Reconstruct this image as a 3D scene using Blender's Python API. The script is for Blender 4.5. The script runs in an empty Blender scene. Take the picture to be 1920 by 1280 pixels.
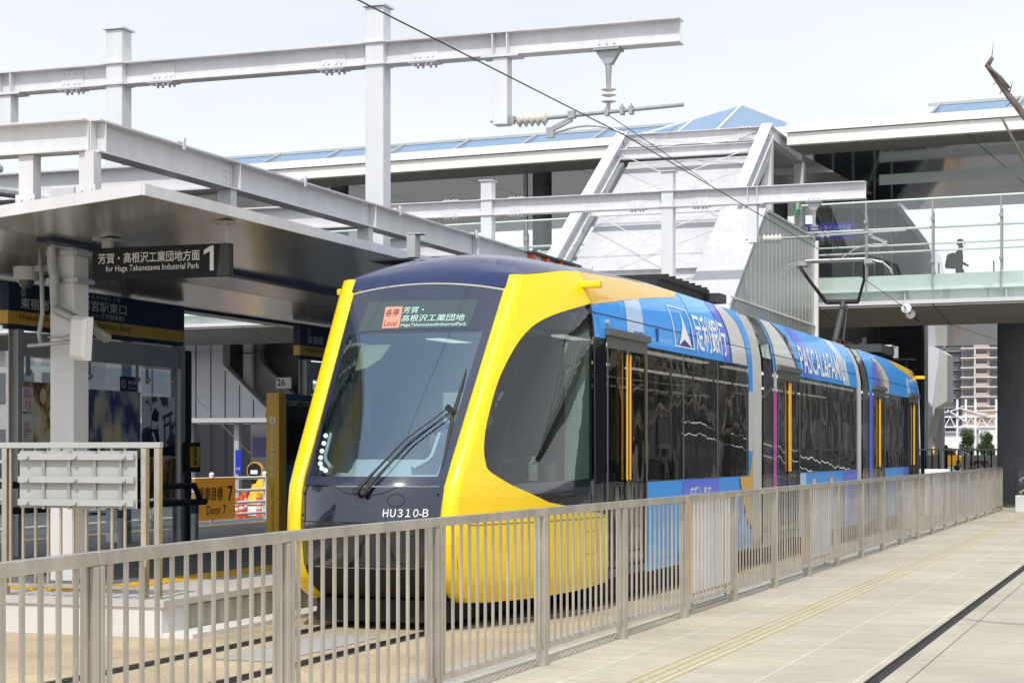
import bpy, bmesh, math, random
from mathutils import Vector, Matrix
R = math.radians
sc = bpy.context.scene
col = sc.collection
random.seed(7)

# ---------------------------------------------------------------- camera
ANG = R(19.8); CA, SA = math.cos(ANG), math.sin(ANG)
cam_d = bpy.data.cameras.new('camera'); cam = bpy.data.objects.new('camera', cam_d); col.objects.link(cam)
cam.location = (0, 0, 1.5); cam.rotation_euler = (R(90), 0, ANG)
cam_d.sensor_width = 36; cam_d.lens = 65.16; cam_d.shift_y = 0.1068
cam_d.clip_start = 0.1; cam_d.clip_end = 3000
sc.camera = cam

# ---------------------------------------------------------------- sky and sun
w = bpy.data.worlds.new('World'); sc.world = w; w.use_nodes = True
nt = w.node_tree; nt.nodes.clear()
N = nt.nodes.new; L = nt.links.new
out = N('ShaderNodeOutputWorld'); bg = N('ShaderNodeBackground'); bg.inputs['Strength'].default_value = 0.1
sky = N('ShaderNodeTexSky'); sky.sky_type = 'NISHITA'; sky.sun_disc = False
sky.sun_elevation = R(54); sky.sun_rotation = R(168); sky.dust_density = 3.0; sky.air_density = 1.0; sky.ozone_density = 1.0
tc = N('ShaderNodeTexCoord'); mp = N('ShaderNodeMapping'); mp.inputs['Scale'].default_value = (1.5, 1.5, 5.0)
nz = N('ShaderNodeTexNoise'); nz.inputs['Scale'].default_value = 1.6; nz.inputs['Detail'].default_value = 5.0; nz.inputs['Roughness'].default_value = 0.5
rp = N('ShaderNodeValToRGB'); rp.color_ramp.elements[0].position = 0.3; rp.color_ramp.elements[0].color = (.78,)*3+(1,)
rp.color_ramp.elements[1].position = 0.7; rp.color_ramp.elements[1].color = (.93,)*3+(1,)
# thin high cloud: denser towards the horizon
sx = N('ShaderNodeSeparateXYZ'); hr = N('ShaderNodeMapRange'); hr.inputs['From Min'].default_value = 0.02; hr.inputs['From Max'].default_value = 0.24
hr.inputs['To Min'].default_value = 0.10; hr.inputs['To Max'].default_value = -0.19
ad = N('ShaderNodeMath'); ad.operation = 'ADD'; ad.use_clamp = True
mx = N('ShaderNodeMix'); mx.data_type = 'RGBA'
mx.inputs['B'].default_value = (10.6, 10.95, 11.4, 1)
L(tc.outputs['Generated'], mp.inputs['Vector']); L(mp.outputs['Vector'], nz.inputs['Vector']); L(nz.outputs['Fac'], rp.inputs['Fac'])
L(tc.outputs['Generated'], sx.inputs['Vector']); L(sx.outputs['Z'], hr.inputs['Value'])
L(rp.outputs['Color'], ad.inputs[0]); L(hr.outputs['Result'], ad.inputs[1])
L(ad.outputs['Value'], mx.inputs['Factor']); L(sky.outputs['Color'], mx.inputs['A'])
# cloud glow round the sun, out of view, added to lift the shade
dp = N('ShaderNodeVectorMath'); dp.operation = 'DOT_PRODUCT'; dp.inputs[1].default_value = (.2*math.cos(R(54)), -.98*math.cos(R(54)), math.sin(R(54)))
L(tc.outputs['Generated'], dp.inputs[0])
gl = N('ShaderNodeMapRange'); gl.interpolation_type = 'SMOOTHSTEP'; gl.inputs['From Min'].default_value = .35; gl.inputs['From Max'].default_value = 1.0; gl.inputs['To Min'].default_value = 1.0; gl.inputs['To Max'].default_value = 1.15
L(dp.outputs['Value'], gl.inputs['Value'])
gm = N('ShaderNodeMix'); gm.data_type = 'RGBA'; gm.blend_type = 'MULTIPLY'; gm.inputs['Factor'].default_value = 1
L(mx.outputs['Result'], gm.inputs['A']); L(gl.outputs['Result'], gm.inputs['B']); L(gm.outputs['Result'], bg.inputs['Color']); L(bg.outputs['Background'], out.inputs['Surface'])

sun_d = bpy.data.lights.new('sun', 'SUN'); sun = bpy.data.objects.new('sun', sun_d); col.objects.link(sun)
sun_d.energy = 2.75; sun_d.angle = R(0.6); sun_d.color = (1.0, 0.965, 0.905)
el = R(54); s = Vector((0.2*math.cos(el), -0.98*math.cos(el), math.sin(el)))
sun.rotation_euler = s.to_track_quat('Z', 'Y').to_euler(); sun.location = (5, -20, 30)
sc.view_settings.view_transform = 'Standard'; sc.view_settings.look = 'None'
sc.view_settings.exposure = 0.13; sc.view_settings.gamma = 1.0
sc.cycles.max_bounces = 8; sc.cycles.transparent_max_bounces = 16; sc.cycles.glossy_bounces = 4; sc.cycles.diffuse_bounces = 3
sc.cycles.caustics_reflective = False; sc.cycles.caustics_refractive = False

# ---------------------------------------------------------------- measuring helpers (a photo point on a real plane)
def ray(px, py):
    t = (px-960)/3475.; v = (845-py)/3475.
    return (-SA+t*CA, CA+t*SA, v)
def onX(px, py, X):
    a = ray(px, py); k = X/a[0]; return Vector((X, a[1]*k, 1.5+a[2]*k))
def onY(px, py, Y):
    a = ray(px, py); k = Y/a[1]; return Vector((a[0]*k, Y, 1.5+a[2]*k))
def lerp(t, x):
    if x <= t[0][0]: return t[0][1]
    for (a, b), (c, d) in zip(t, t[1:]):
        if x <= c: return b+(d-b)*(x-a)/(c-a)
    return t[-1][1]

# ---------------------------------------------------------------- materials
def rgb(h):
    h = h.lstrip('#'); v = [int(h[i:i+2], 16)/255. for i in (0, 2, 4)]
    return tuple(c/12.92 if c <= .04045 else ((c+.055)/1.055)**2.4 for c in v)
def mat(name, c, rough=.5, metal=0., coat=0., var=.06, vs=3., bump=0., bs=80., streak=0., spec=.5, emit=0., fine=0., croug=.05):
    m = bpy.data.materials.new(name); m.use_nodes = True
    nt = m.node_tree; b = nt.nodes['Principled BSDF']
    b.inputs['Roughness'].default_value = rough; b.inputs['Metallic'].default_value = metal
    b.inputs['Coat Weight'].default_value = coat; b.inputs['Coat Roughness'].default_value = croug
    b.inputs['Specular IOR Level'].default_value = spec
    c = tuple(c)+(1,)
    b.inputs['Base Color'].default_value = c
    N = nt.nodes.new; L = nt.links.new
    tc = N('ShaderNodeTexCoord'); last = None
    def noise(scale, detail=4., vec=None):
        n = N('ShaderNodeTexNoise'); n.inputs['Scale'].default_value = scale; n.inputs['Detail'].default_value = detail
        L(vec or tc.outputs['Object'], n.inputs['Vector']); return n.outputs['Fac']
    def mul(prev, fac, amt):
        r = N('ShaderNodeMapRange'); r.inputs['From Min'].default_value = .3; r.inputs['From Max'].default_value = .7
        r.inputs['To Min'].default_value = 1-amt; r.inputs['To Max'].default_value = 1+amt*.6
        L(fac, r.inputs['Value'])
        x = N('ShaderNodeMix'); x.data_type = 'RGBA'; x.blend_type = 'MULTIPLY'; x.inputs['Factor'].default_value = 1
        if prev is None: x.inputs['A'].default_value = c
        else: L(prev, x.inputs['A'])
        L(r.outputs['Result'], x.inputs['B']); return x.outputs['Result']
    if var: last = mul(last, noise(vs), var)
    if fine: last = mul(last, noise(bs, 2.), fine)
    if streak:
        mp = N('ShaderNodeMapping'); mp.inputs['Scale'].default_value = (5, 5, .45); L(tc.outputs['Object'], mp.inputs['Vector'])
        last = mul(last, noise(1.3, 6., mp.outputs['Vector']), streak)
    if last is not None: L(last, b.inputs['Base Color'])
    if var and rough > .1 and not coat:
        r = N('ShaderNodeMapRange'); r.inputs['To Min'].default_value = rough*.85; r.inputs['To Max'].default_value = min(1, rough*1.15)
        L(noise(vs*2), r.inputs['Value']); L(r.outputs['Result'], b.inputs['Roughness'])
    if bump:
        bu = N('ShaderNodeBump'); bu.inputs['Strength'].default_value = bump; bu.inputs['Distance'].default_value = .01
        L(noise(bs, 3.), bu.inputs['Height']); L(bu.outputs['Normal'], b.inputs['Normal'])
    if emit:
        b.inputs['Emission Color'].default_value = c; b.inputs['Emission Strength'].default_value = emit
    return m
def glass(name, tint, refl=(1, 1, 1), boost=.02, ior=1.5, wav=0., wsc=1.2, rough=0.):
    m = bpy.data.materials.new(name); m.use_nodes = True; nt = m.node_tree; nt.nodes.clear()
    N = nt.nodes.new; L = nt.links.new
    o = N('ShaderNodeOutputMaterial'); mx = N('ShaderNodeMixShader'); t = N('ShaderNodeBsdfTransparent'); g = N('ShaderNodeBsdfGlossy')
    t.inputs['Color'].default_value = tuple(tint)+(1,); g.inputs['Color'].default_value = tuple(refl)+(1,); g.inputs['Roughness'].default_value = rough
    f = N('ShaderNodeFresnel'); f.inputs['IOR'].default_value = ior
    a = N('ShaderNodeMath'); a.operation = 'ADD'; a.inputs[1].default_value = boost; a.use_clamp = True
    ge = N('ShaderNodeNewGeometry'); mi = N('ShaderNodeMapRange'); mi.inputs['To Min'].default_value = ior; mi.inputs['To Max'].default_value = 1/ior
    L(ge.outputs['Backfacing'], mi.inputs['Value']); L(mi.outputs['Result'], f.inputs['IOR'])
    L(f.outputs['Fac'], a.inputs[0]); L(a.outputs['Value'], mx.inputs['Fac']); L(t.outputs['BSDF'], mx.inputs[1]); L(g.outputs['BSDF'], mx.inputs[2])
    if wav:
        tc = N('ShaderNodeTexCoord'); n = N('ShaderNodeTexNoise'); n.inputs['Scale'].default_value = wsc; n.inputs['Detail'].default_value = 1.5
        b = N('ShaderNodeBump'); b.inputs['Strength'].default_value = wav; b.inputs['Distance'].default_value = .05
        L(tc.outputs['Object'], n.inputs['Vector']); L(n.outputs['Fac'], b.inputs['Height']); L(b.outputs['Normal'], g.inputs['Normal'])
    L(mx.outputs['Shader'], o.inputs['Surface']); return m

M = {}
M['white'] = mat('white_painted_steel', (.67, .67, .695), .42, var=.07, vs=1.1, streak=.07)
M['column'] = mat('column_paint', (.685, .70, .735), .4, var=.05, vs=1.2, streak=.05)
M['galv'] = mat('galvanised_steel', (.42, .43, .44), .45, .7, var=.12, vs=14)
M['cream'] = mat('glazed_porcelain', (.62, .6, .54), .2, coat=.6)
M['inox'] = mat('brushed_stainless', (.57, .53, .465), .36, .75, var=.12, vs=4, streak=.2)
M['yellow'] = mat('yellow_car_paint', (.93, .64, .001), .34, coat=.2, var=.0)
M['yellow_pale'] = mat('pale_yellow_film', (.82, .50, .065), .35, coat=.5, var=.03, vs=1)
M['navy'] = mat('navy_roof_lacquer', (.018, .032, .10), .14, coat=0., var=.0, spec=.36)
M['black_gloss'] = mat('black_gloss', (.010, .012, .020), .10, coat=1., var=.0, croug=.02)
M['frit'] = mat('black_frit', (.020, .031, .062), .12, coat=.5, var=0, croug=.02)
M['black'] = mat('black_rubber', (.018, .018, .019), .6, var=.2, vs=9)
M['dark'] = mat('dark_grey_metal', (.06, .062, .066), .45, .3, var=.1, vs=6)
M['void'] = mat('dark_underframe', (.010, .010, .011), .8, var=.2, vs=5)
M['grey'] = mat('grey_paint', (.40, .41, .43), .45, var=.06, vs=2)
M['lgrey'] = mat('light_grey_plastic', (.42, .43, .43), .5, var=.05, vs=2)
M['bonnet'] = mat('bonnet_sky_sheen', (.010, .015, .036), .07, coat=1., var=0, croug=.02)  # black bonnet; the bluish sky reflection is put into its base colour
M['curtain'] = mat('pale_smoke_curtain', (.82, .88, .88), .4, var=.03)
M['bellows'] = mat('grey_bellows_rubber', (.36, .36, .345), .7, var=.08, vs=6)
M['soffit'] = mat('brushed_metal_soffit', (.74, .745, .75), .22, .78, var=.06, vs=.9)
M['dsoffit'] = mat('dark_mirror_soffit', (.50, .50, .495), .09, 1., var=.10, vs=.5, bump=.05, bs=1.2)
M['msoffit'] = mat('matt_grey_soffit', (.24, .235, .22), .55, .1, var=.08, vs=.4)
M['signblack'] = mat('sign_black', (.018, .020, .026), .5, var=.05, spec=.2)
M['signnavy'] = mat('sign_navy', (.016, .026, .062), .4, var=.05, spec=.3)
M['signyellow'] = mat('sign_ochre', (.80, .45, .012), .35, var=.05)
M['orange'] = mat('orange_board', (.95, .42, .03), .5, var=.05)
M['letter'] = mat('white_lettering', (.82, .82, .82), .5, var=0)
M['letterdark'] = mat('dark_lettering', (.035, .022, .01), .5, var=0)
M['letterblue'] = mat('navy_lettering', (.02, .04, .25), .4, var=0)
M['letterred'] = mat('red_lettering', (.5, .03, .02), .5, var=0)
M['concrete'] = mat('weathered_concrete', (.40, .39, .36), .85, var=.15, vs=2.5, streak=.45, bump=.2, bs=60)
M['newconcrete'] = mat('pale_concrete', (.62, .615, .60), .8, var=.08, vs=2, bump=.15, bs=60)
M['coping'] = mat('granite_coping', (.50, .49, .47), .8, var=.07, vs=3, fine=.18, bs=150)
M['tactile'] = mat('yellow_tactile', (.68, .42, .035), .7, var=.15, vs=6, bump=.8, bs=28)
M['rail'] = mat('rail_steel', (.10, .095, .09), .35, .8, var=.15, vs=8)
M['rubber'] = mat('rail_rubber', (.028, .027, .026), .8, var=.2, vs=6)
M['blue'] = mat('blue_film', (.03, .36, .97), .3, coat=.45, var=.0)
M['purple'] = mat('violet_film', (.11, .18, .86), .3, coat=.45, var=.0)
M['sky'] = mat('sky_blue_film', (.08, .45, .95), .3, coat=.45, var=.0)
M['pale'] = mat('pale_blue_film', (.52, .70, .95), .3, coat=.45, var=0)
M['palegrey'] = mat('pale_grey_film', (.66, .66, .66), .3, coat=.45, var=0)
M['pink'] = mat('pink_film', (.72, .08, .40), .3, coat=.6, var=0)
M['bluefade'] = mat('bluefade', (.03, .24, .78), .28, coat=.7, var=.0)
M['poleyellow'] = mat('yellow_grab_pole', (.80, .42, .01), .35, coat=.3, var=0)
M['lamp'] = mat('headlamp_led', (.92, 1., .96), .3, var=0, emit=2.2)
M['ledtext'] = mat('led_text', (.42, .66, .58), .5, var=0, emit=.15)
M['ledorange'] = mat('led_orange', (.60, .25, .17), .5, var=0, emit=.10)
M['striplight'] = mat('interior_strip_light', (1., .97, .9), .5, var=0, emit=.9)
M['doorgrey'] = mat('door_frame_grey', (.13, .13, .125), .4, .2, var=.05)
M['outline'] = mat('dark_brown_film', (.035, .018, .012), .35, coat=.4, var=0)
M['ceil'] = mat('interior_ceiling', (.62, .60, .55), .6, var=0)
M['inter'] = mat('interior_wall', (.30, .31, .30), .6, var=.05)
M['seat'] = mat('seat_fabric', (.05, .07, .06), .9, var=.2, vs=8)
M['green'] = mat('green_card_reader', (.16, .55, .04), .5, var=0)
M['screen'] = glass('windscreen_glass', (.55, .68, .70), (.55, .76, 1.0), .19, 1.5)
M['wglass'] = glass('tinted_window_glass', (.30, .33, .31), (1, 1, 1), .07, 1.5, wav=.10, wsc=1.1)
M['cglass'] = glass('cab_window_glass', (.30, .38, .35), (1, 1, 1), .03, 1.5, wav=.06, wsc=1.0)
M['clear'] = glass('clear_panel_glass', (.975, .993, .988), (1, 1, 1), .02)
M['pclear'] = glass('platform_screen_glass', (.84, .89, .89), (1, 1, 1), .03)
M['sglass'] = glass('skylight_glass', (.62, .74, .88), (.75, .86, .97), .03)
M['girder'] = mat('pale_green_girder', (.66, .76, .72), .5, var=.04)
M['fascia'] = mat('white_fascia', (.84, .83, .80), .4, var=.03, streak=.05)
M['panelwhite'] = mat('white_roof_panel', (.53, .53, .56), .5, var=.07, vs=.8, streak=.08)
M['clad'] = mat('silver_cladding', (.50, .525, .52), .36, .45, var=.06, vs=.8)
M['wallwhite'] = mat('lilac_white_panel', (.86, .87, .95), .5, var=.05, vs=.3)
M['walldark'] = mat('dark_grey_panel', (.13, .135, .15), .5, var=.08, vs=.3)  # dark grey of the lower stair panels, stair recess and far balconies
M['bark'] = mat('tree_bark', (.14, .12, .105), .9, var=.35, vs=14, bump=.6, bs=50)
M['leaf'] = mat('leaf_green', (.05, .09, .025), .7, var=.35, vs=1.5)
M['brown'] = mat('tan_tile_facade', (.58, .44, .37), .7, var=.05, vs=.3)
M['slate'] = mat('blue_grey_facade', (.20, .23, .32), .7, var=.06, vs=.3)
M['winglass'] = mat('facade_window', (.055, .065, .085), .15, coat=.8, var=.3, vs=.4)
M['pier'] = mat('dark_painted_pier', (.12, .13, .155), .5, var=.2, vs=1.6, streak=.12)
M['coneorange'] = mat('cone_orange', (.80, .12, .03), .55, var=.05)
M['conewhite'] = mat('cone_white', (.75, .75, .75), .5, var=0)
M['carsilver'] = mat('silver_car_paint', (.55, .56, .58), .3, .5, coat=.8, var=0)
M['skin'] = mat('skin', (.50, .30, .21), .6, var=.05)
M['navycloth'] = mat('navy_cloth', (.018, .022, .04), .9, var=.2, vs=12)
M['tealcloth'] = mat('teal_cloth', (.06, .10, .11), .9, var=.2, vs=12)
M['blackcloth'] = mat('black_cloth', (.012, .012, .014), .9, var=.2, vs=12)
M['greycloth'] = mat('grey_cloth', (.12, .12, .12), .9, var=.2, vs=12)
M['hair'] = mat('dark_hair', (.012, .010, .009), .7, var=.2, vs=20)
M['boardwhite'] = mat('white_board', (.86, .86, .88), .5, var=.04)
M['boardedge'] = mat('tan_board_edge', (.45, .26, .10), .6, var=.1)
M['bluesign'] = mat('blue_sign', (.01, .02, .42), .4, var=0, emit=.15)
M['photo_night'] = None

# ground materials
def tile_mat(name, c1, c2, cm, bw, rh, mort, rough=.8, fine=.15, rot=0., vs=.7, streak=.1):
    m = bpy.data.materials.new(name); m.use_nodes = True; nt = m.node_tree; b = nt.nodes['Principled BSDF']
    N = nt.nodes.new; L = nt.links.new
    tc = N('ShaderNodeTexCoord'); mp = N('ShaderNodeMapping'); mp.inputs['Rotation'].default_value = (0, 0, rot)
    br = N('ShaderNodeTexBrick'); br.inputs['Scale'].default_value = 1; br.inputs['Brick Width'].default_value = bw; br.inputs['Row Height'].default_value = rh
    br.inputs['Mortar Size'].default_value = mort; br.inputs['Mortar Smooth'].default_value = .3; br.inputs['Bias'].default_value = 0
    for k, v in (('Color1', c1), ('Color2', c2), ('Mortar', cm)): br.inputs[k].default_value = tuple(v)+(1,)
    br.offset = .0
    L(tc.outputs['Object'], mp.inputs['Vector']); L(mp.outputs['Vector'], br.inputs['Vector'])
    last = br.outputs['Color']
    for sc_, amt, det in ((vs, streak, 5.), (9., .06, 3.), (160., fine, 2.)):
        n = N('ShaderNodeTexNoise'); n.inputs['Scale'].default_value = sc_; n.inputs['Detail'].default_value = det; L(tc.outputs['Object'], n.inputs['Vector'])
        r = N('ShaderNodeMapRange'); r.inputs['From Min'].default_value = .3; r.inputs['From Max'].default_value = .7; r.inputs['To Min'].default_value = 1-amt; r.inputs['To Max'].default_value = 1+amt*.7
        L(n.outputs['Fac'], r.inputs['Value'])
        x = N('ShaderNodeMix'); x.data_type = 'RGBA'; x.blend_type = 'MULTIPLY'; x.inputs['Factor'].default_value = 1
        L(last, x.inputs['A']); L(r.outputs['Result'], x.inputs['B']); last = x.outputs['Result']
    L(last, b.inputs['Base Color']); b.inputs['Roughness'].default_value = rough
    bu = N('ShaderNodeBump'); bu.inputs['Strength'].default_value = .25; bu.inputs['Distance'].default_value = .006
    n = N('ShaderNodeTexNoise'); n.inputs['Scale'].default_value = 120; L(tc.outputs['Object'], n.inputs['Vector'])
    a = N('ShaderNodeMath'); a.operation = 'SUBTRACT'; L(n.outputs['Fac'], a.inputs[0]); L(br.outputs['Fac'], a.inputs[1])
    L(a.outputs['Value'], bu.inputs['Height']); L(bu.outputs['Normal'], b.inputs['Normal'])
    return m
M['paving'] = tile_mat('beige_paving', (.475, .435, .345), (.425, .385, .30), (.60, .57, .49), .60, .145, .007, streak=.16, fine=.2)
M['slab'] = tile_mat('grey_beige_slabs', (.455, .42, .345), (.42, .385, .315), (.20, .18, .15), .75, 1.45, .009, streak=.16, fine=.2)
M['aggregate'] = mat('beige_aggregate_asphalt', (.47, .385, .25), .9, var=.26, vs=.9, fine=.38, bs=55, bump=.7)
M['platfloor'] = tile_mat('dark_grey_platform_tiles', (.165, .172, .185), (.145, .15, .162), (.06, .06, .064), .9, .15, .006, fine=.2, streak=.15)
M['asphalt'] = mat('grey_asphalt', (.13, .13, .13), .9, var=.12, vs=.5, fine=.25, bs=60)
M['kerb'] = mat('grey_concrete_strip', (.36, .355, .34), .85, var=.10, vs=2, fine=.15, bs=90)
M['yellowline'] = mat('pale_yellow_bar', (.50, .43, .25), .7, var=.08, vs=3)

# ---------------------------------------------------------------- mesh builder
ORG = {}
class MB:
    def __init__(s, X=None): s.bm = bmesh.new(); s.X = X
    def _v(s, p):
        p = Vector(p)
        return s.bm.verts.new(s.X(p) if s.X else p)
    def hexa(s, P):
        v = [s._v(p) for p in P]
        for f in ((0, 3, 2, 1), (4, 5, 6, 7), (0, 1, 5, 4), (1, 2, 6, 5), (2, 3, 7, 6), (3, 0, 4, 7)): s.bm.faces.new([v[i] for i in f])
        return s
    def box(s, a, b):
        (x0, y0, z0), (x1, y1, z1) = a, b
        return s.hexa([(x0, y0, z0), (x1, y0, z0), (x1, y1, z0), (x0, y1, z0), (x0, y0, z1), (x1, y0, z1), (x1, y1, z1), (x0, y1, z1)])
    def cbox(s, c, d):
        return s.box([c[i]-d[i]/2 for i in range(3)], [c[i]+d[i]/2 for i in range(3)])
    def frame(s, p0, p1, up):
        d = (Vector(p1)-Vector(p0)).normalized(); u = Vector(up); u = (u-d*u.dot(d))
        if u.length < 1e-4: u = Vector((1, 0, 0)); u = u-d*u.dot(d)
        u.normalize(); return d, d.cross(u), u
    def bar(s, p0, p1, w, h, up=(0, 0, 1)):
        p0, p1 = Vector(p0), Vector(p1); d, r, u = s.frame(p0, p1, up); r = r*w/2; u = u*h/2
        return s.hexa([p0-r-u, p0+r-u, p1+r-u, p1-r-u, p0-r+u, p0+r+u, p1+r+u, p1-r+u])
    def ibeam(s, p0, p1, h, w, tf=.02, tw=.014, up=(0, 0, 1)):
        p0, p1 = Vector(p0), Vector(p1); d, r, u = s.frame(p0, p1, up); o = u*(h/2-tf/2)
        s.bar(p0+o, p1+o, w, tf, up); s.bar(p0-o, p1-o, w, tf, up); s.bar(p0, p1, tw, h-2*tf, up); return s
    def tube(s, pts, r, seg=10, cap=True):
        pts = [Vector(p) for p in pts]; rs = r if isinstance(r, (list, tuple)) else [r]*len(pts); rings = []
        u = None
        for i, p in enumerate(pts):
            d = (pts[min(i+1, len(pts)-1)]-pts[max(i-1, 0)]).normalized()
            if u is None: u = Vector((0, 0, 1)) if abs(d.z) < .9 else Vector((1, 0, 0))
            u = (u-d*u.dot(d)).normalized(); v = d.cross(u)
            rings.append([s._v(p+(u*math.cos(a)+v*math.sin(a))*rs[i]) for a in [2*math.pi*k/seg for k in range(seg)]])
        for a, b in zip(rings, rings[1:]):
            for k in range(seg): s.bm.faces.new((a[k], a[(k+1) % seg], b[(k+1) % seg], b[k]))
        if cap: s.bm.faces.new(rings[0][::-1]); s.bm.faces.new(rings[-1])
        return s
    cyl = lambda s, a, b, r, seg=12: s.tube([a, b], r, seg)
    def prism(s, pts, vec):
        a = [Vector(p) for p in pts]; vec = Vector(vec); v0 = [s._v(p) for p in a]; v1 = [s._v(p+vec) for p in a]; n = len(a)
        s.bm.faces.new(v0[::-1]); s.bm.faces.new(v1)
        for i in range(n): s.bm.faces.new((v0[i], v0[(i+1) % n], v1[(i+1) % n], v1[i]))
        return s
    def face(s, pts): s.bm.faces.new([s._v(p) for p in pts]); return s
    def ball(s, c, r, seg=12, sq=(1, 1, 1)):
        c = Vector(c); rows = []
        n = max(6, seg//2+1)
        for i in range(1, n):
            t = math.pi*i/n
            rows.append([s._v(c+Vector((r*sq[0]*math.sin(t)*math.cos(a), r*sq[1]*math.sin(t)*math.sin(a), r*sq[2]*math.cos(t)))) for a in [2*math.pi*k/seg for k in range(seg)]])
        top = s._v(c+Vector((0, 0, r*sq[2]))); bot = s._v(c-Vector((0, 0, r*sq[2])))
        for k in range(seg):
            s.bm.faces.new((top, rows[0][k], rows[0][(k+1) % seg])); s.bm.faces.new((bot, rows[-1][(k+1) % seg], rows[-1][k]))
            for a, b in zip(rows, rows[1:]): s.bm.faces.new((a[k], b[k], b[(k+1) % seg], a[(k+1) % seg]))
        return s
    def grid(s, rows):
        vv = [[s._v(p) for p in r] for r in rows]
        for a, b in zip(vv, vv[1:]):
            for k in range(len(a)-1): s.bm.faces.new((a[k], a[k+1], b[k+1], b[k]))
        return s
    def merge(s, bm2):
        me = bpy.data.meshes.new('tmp'); bm2.to_mesh(me); bm2.free(); s.bm.from_mesh(me); bpy.data.meshes.remove(me); return s
    def build(s, name, m, parent=None, smooth=False, fix=True, bevel=0.):
        bm = s.bm
        if fix: bmesh.ops.recalc_face_normals(bm, faces=bm.faces)
        if bevel:
            ed = [e for e in bm.edges if len(e.link_faces) == 2 and e.calc_face_angle(0) > .6]
            bmesh.ops.bevel(bm, geom=ed, offset=bevel, segments=2, affect='EDGES', profile=.6, clamp_overlap=True)
        o0 = ORG.get(parent.name, Vector()) if parent else Vector()
        if not parent:
            zs = [v.co.z for v in bm.verts]; xs = [v.co.x for v in bm.verts]; ys = [v.co.y for v in bm.verts]
            o0 = Vector(((min(xs)+max(xs))/2, (min(ys)+max(ys))/2, min(zs)))
        for v in bm.verts: v.co -= o0
        me = bpy.data.meshes.new(name); bm.to_mesh(me); bm.free()
        for x in (m if isinstance(m, (list, tuple)) else [m]): me.materials.append(x)
        if smooth:
            for p in me.polygons: p.use_smooth = True
            if smooth == 'auto':
                try: me.set_sharp_from_angle(angle=R(35))
                except Exception: pass
        o = bpy.data.objects.new(name, me); col.objects.link(o)
        if parent: o.parent = parent; ORG[o.name] = o0
        else: o.location = o0; ORG[o.name] = o0
        return o
def thing(name, label, cat, loc, group=None):
    o = bpy.data.objects.new(name, None); o.empty_display_size = .2; col.objects.link(o); o.location = loc
    o['label'] = label; o['category'] = cat
    if group: o['group'] = group
    ORG[o.name] = Vector(loc); return o
def tag(o, label, cat, group=None):
    o['label'] = label; o['category'] = cat
    if group: o['group'] = group
    return o
def struct(o, label=None, cat=None, kind='structure'):
    o['kind'] = kind
    if label: o['label'] = label
    if cat: o['category'] = cat
    return o

# ---------------------------------------------------------------- lettering
def text_bm(body, height, bold=0., width=None, align='LEFT', line=1.0, space=1.0):
    c = bpy.data.curves.new('tmp_text', 'FONT'); c.body = body; c.size = 1; c.offset = bold; c.align_x = align; c.space_line = line; c.space_character = space; c.resolution_u = 2
    o = bpy.data.objects.new('tmp_text', c); col.objects.link(o)
    dg = bpy.context.evaluated_depsgraph_get(); me = bpy.data.meshes.new_from_object(o.evaluated_get(dg))
    bm = bmesh.new(); bm.from_mesh(me); bpy.data.objects.remove(o); bpy.data.curves.remove(c); bpy.data.meshes.remove(me)
    xs = [v.co.x for v in bm.verts]; ys = [v.co.y for v in bm.verts]
    x0, x1, y0, y1 = min(xs), max(xs), min(ys), max(ys)
    ky = height/(y1-y0); kx = (width/(x1-x0)) if width else ky
    ox = x0 if align == 'LEFT' else (x0+x1)/2
    for v in bm.verts: v.co = Vector(((v.co.x-ox)*kx, (v.co.y-y0)*ky, 0))
    return bm
def text(body, org, xd, yd, height, m, parent, bold=.0, width=None, align='LEFT', name='lettering', off=.004, line=1., space=1.):
    bm = text_bm(body, height, bold, width, align, line, space); org, xd, yd = Vector(org), Vector(xd).normalized(), Vector(yd).normalized(); n = xd.cross(yd)
    for v in bm.verts: v.co = org+xd*v.co.x+yd*v.co.y+n*off
    mb = MB(); mb.bm.free(); mb.bm = bm
    return mb.build(name, m, parent, fix=False)
XP, YP, ZP, XM = (1, 0, 0), (0, 1, 0), (0, 0, 1), (-1, 0, 0)
# ================================================================ THE GROUND
struct(MB().face([(-700, -80, -.13), (500, -80, -.13), (500, 1200, -.13), (-700, 1200, -.13)]).build('ground', M['asphalt']))
struct(MB().face([(-19.2, -8, -.1), (-4.45, -8, -.1), (-4.45, 80, -.1), (-19.2, 80, -.1)]).build('track_bed', M['aggregate']))
b = MB().box((-4.45, -8, -.3), (-1.93, 64, 0)); struct(b.build('pavement', M['paving']))
b = MB().box((-1.83, -8, -.3), (30, 64, 0)); struct(b.build('pavement', M['slab']))
b = MB()
y = -8.
while y < 64:
    b.face([(-5.1, y, -.095), (-4.452, y, -.095), (-4.452, y+1.99, -.095), (-5.1, y+1.99, -.095)]); y += 2.
struct(b.build('kerb_strip', M['kerb']))
b = MB(); b.face([(-7.0, 12.6, -.095), (-6.45, 12.6, -.095), (-6.45, 14.6, -.095), (-7.0, 14.6, -.095)])
struct(b.build('concrete_patch', M['kerb']))
b = MB()
for x in (-3.374, -3.298, -3.218, -3.148):
    y = 3.
    while y < 56:
        b.box((x-.012, y, -.002), (x+.012, y+.285, .006)); y += .30
struct(b.build('tactile_paving', M['yellowline']))
t = thing('drain_channel', 'long black slotted drain crossing the beige pavement from corner to corner', 'drain', (-1.88, 20, -.05))
b = MB().box((-1.93, -8, -.3), (-1.83, 64, -.03)); b.build('channel', M['void'], t)
b = MB()
for k in range(5): b.box((-1.926+k*.0192, -8, -.03), (-1.911+k*.0192, 64, .003 if k in (0, 4) else -.004))
b.build('grating', M['rubber'], t)

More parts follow.
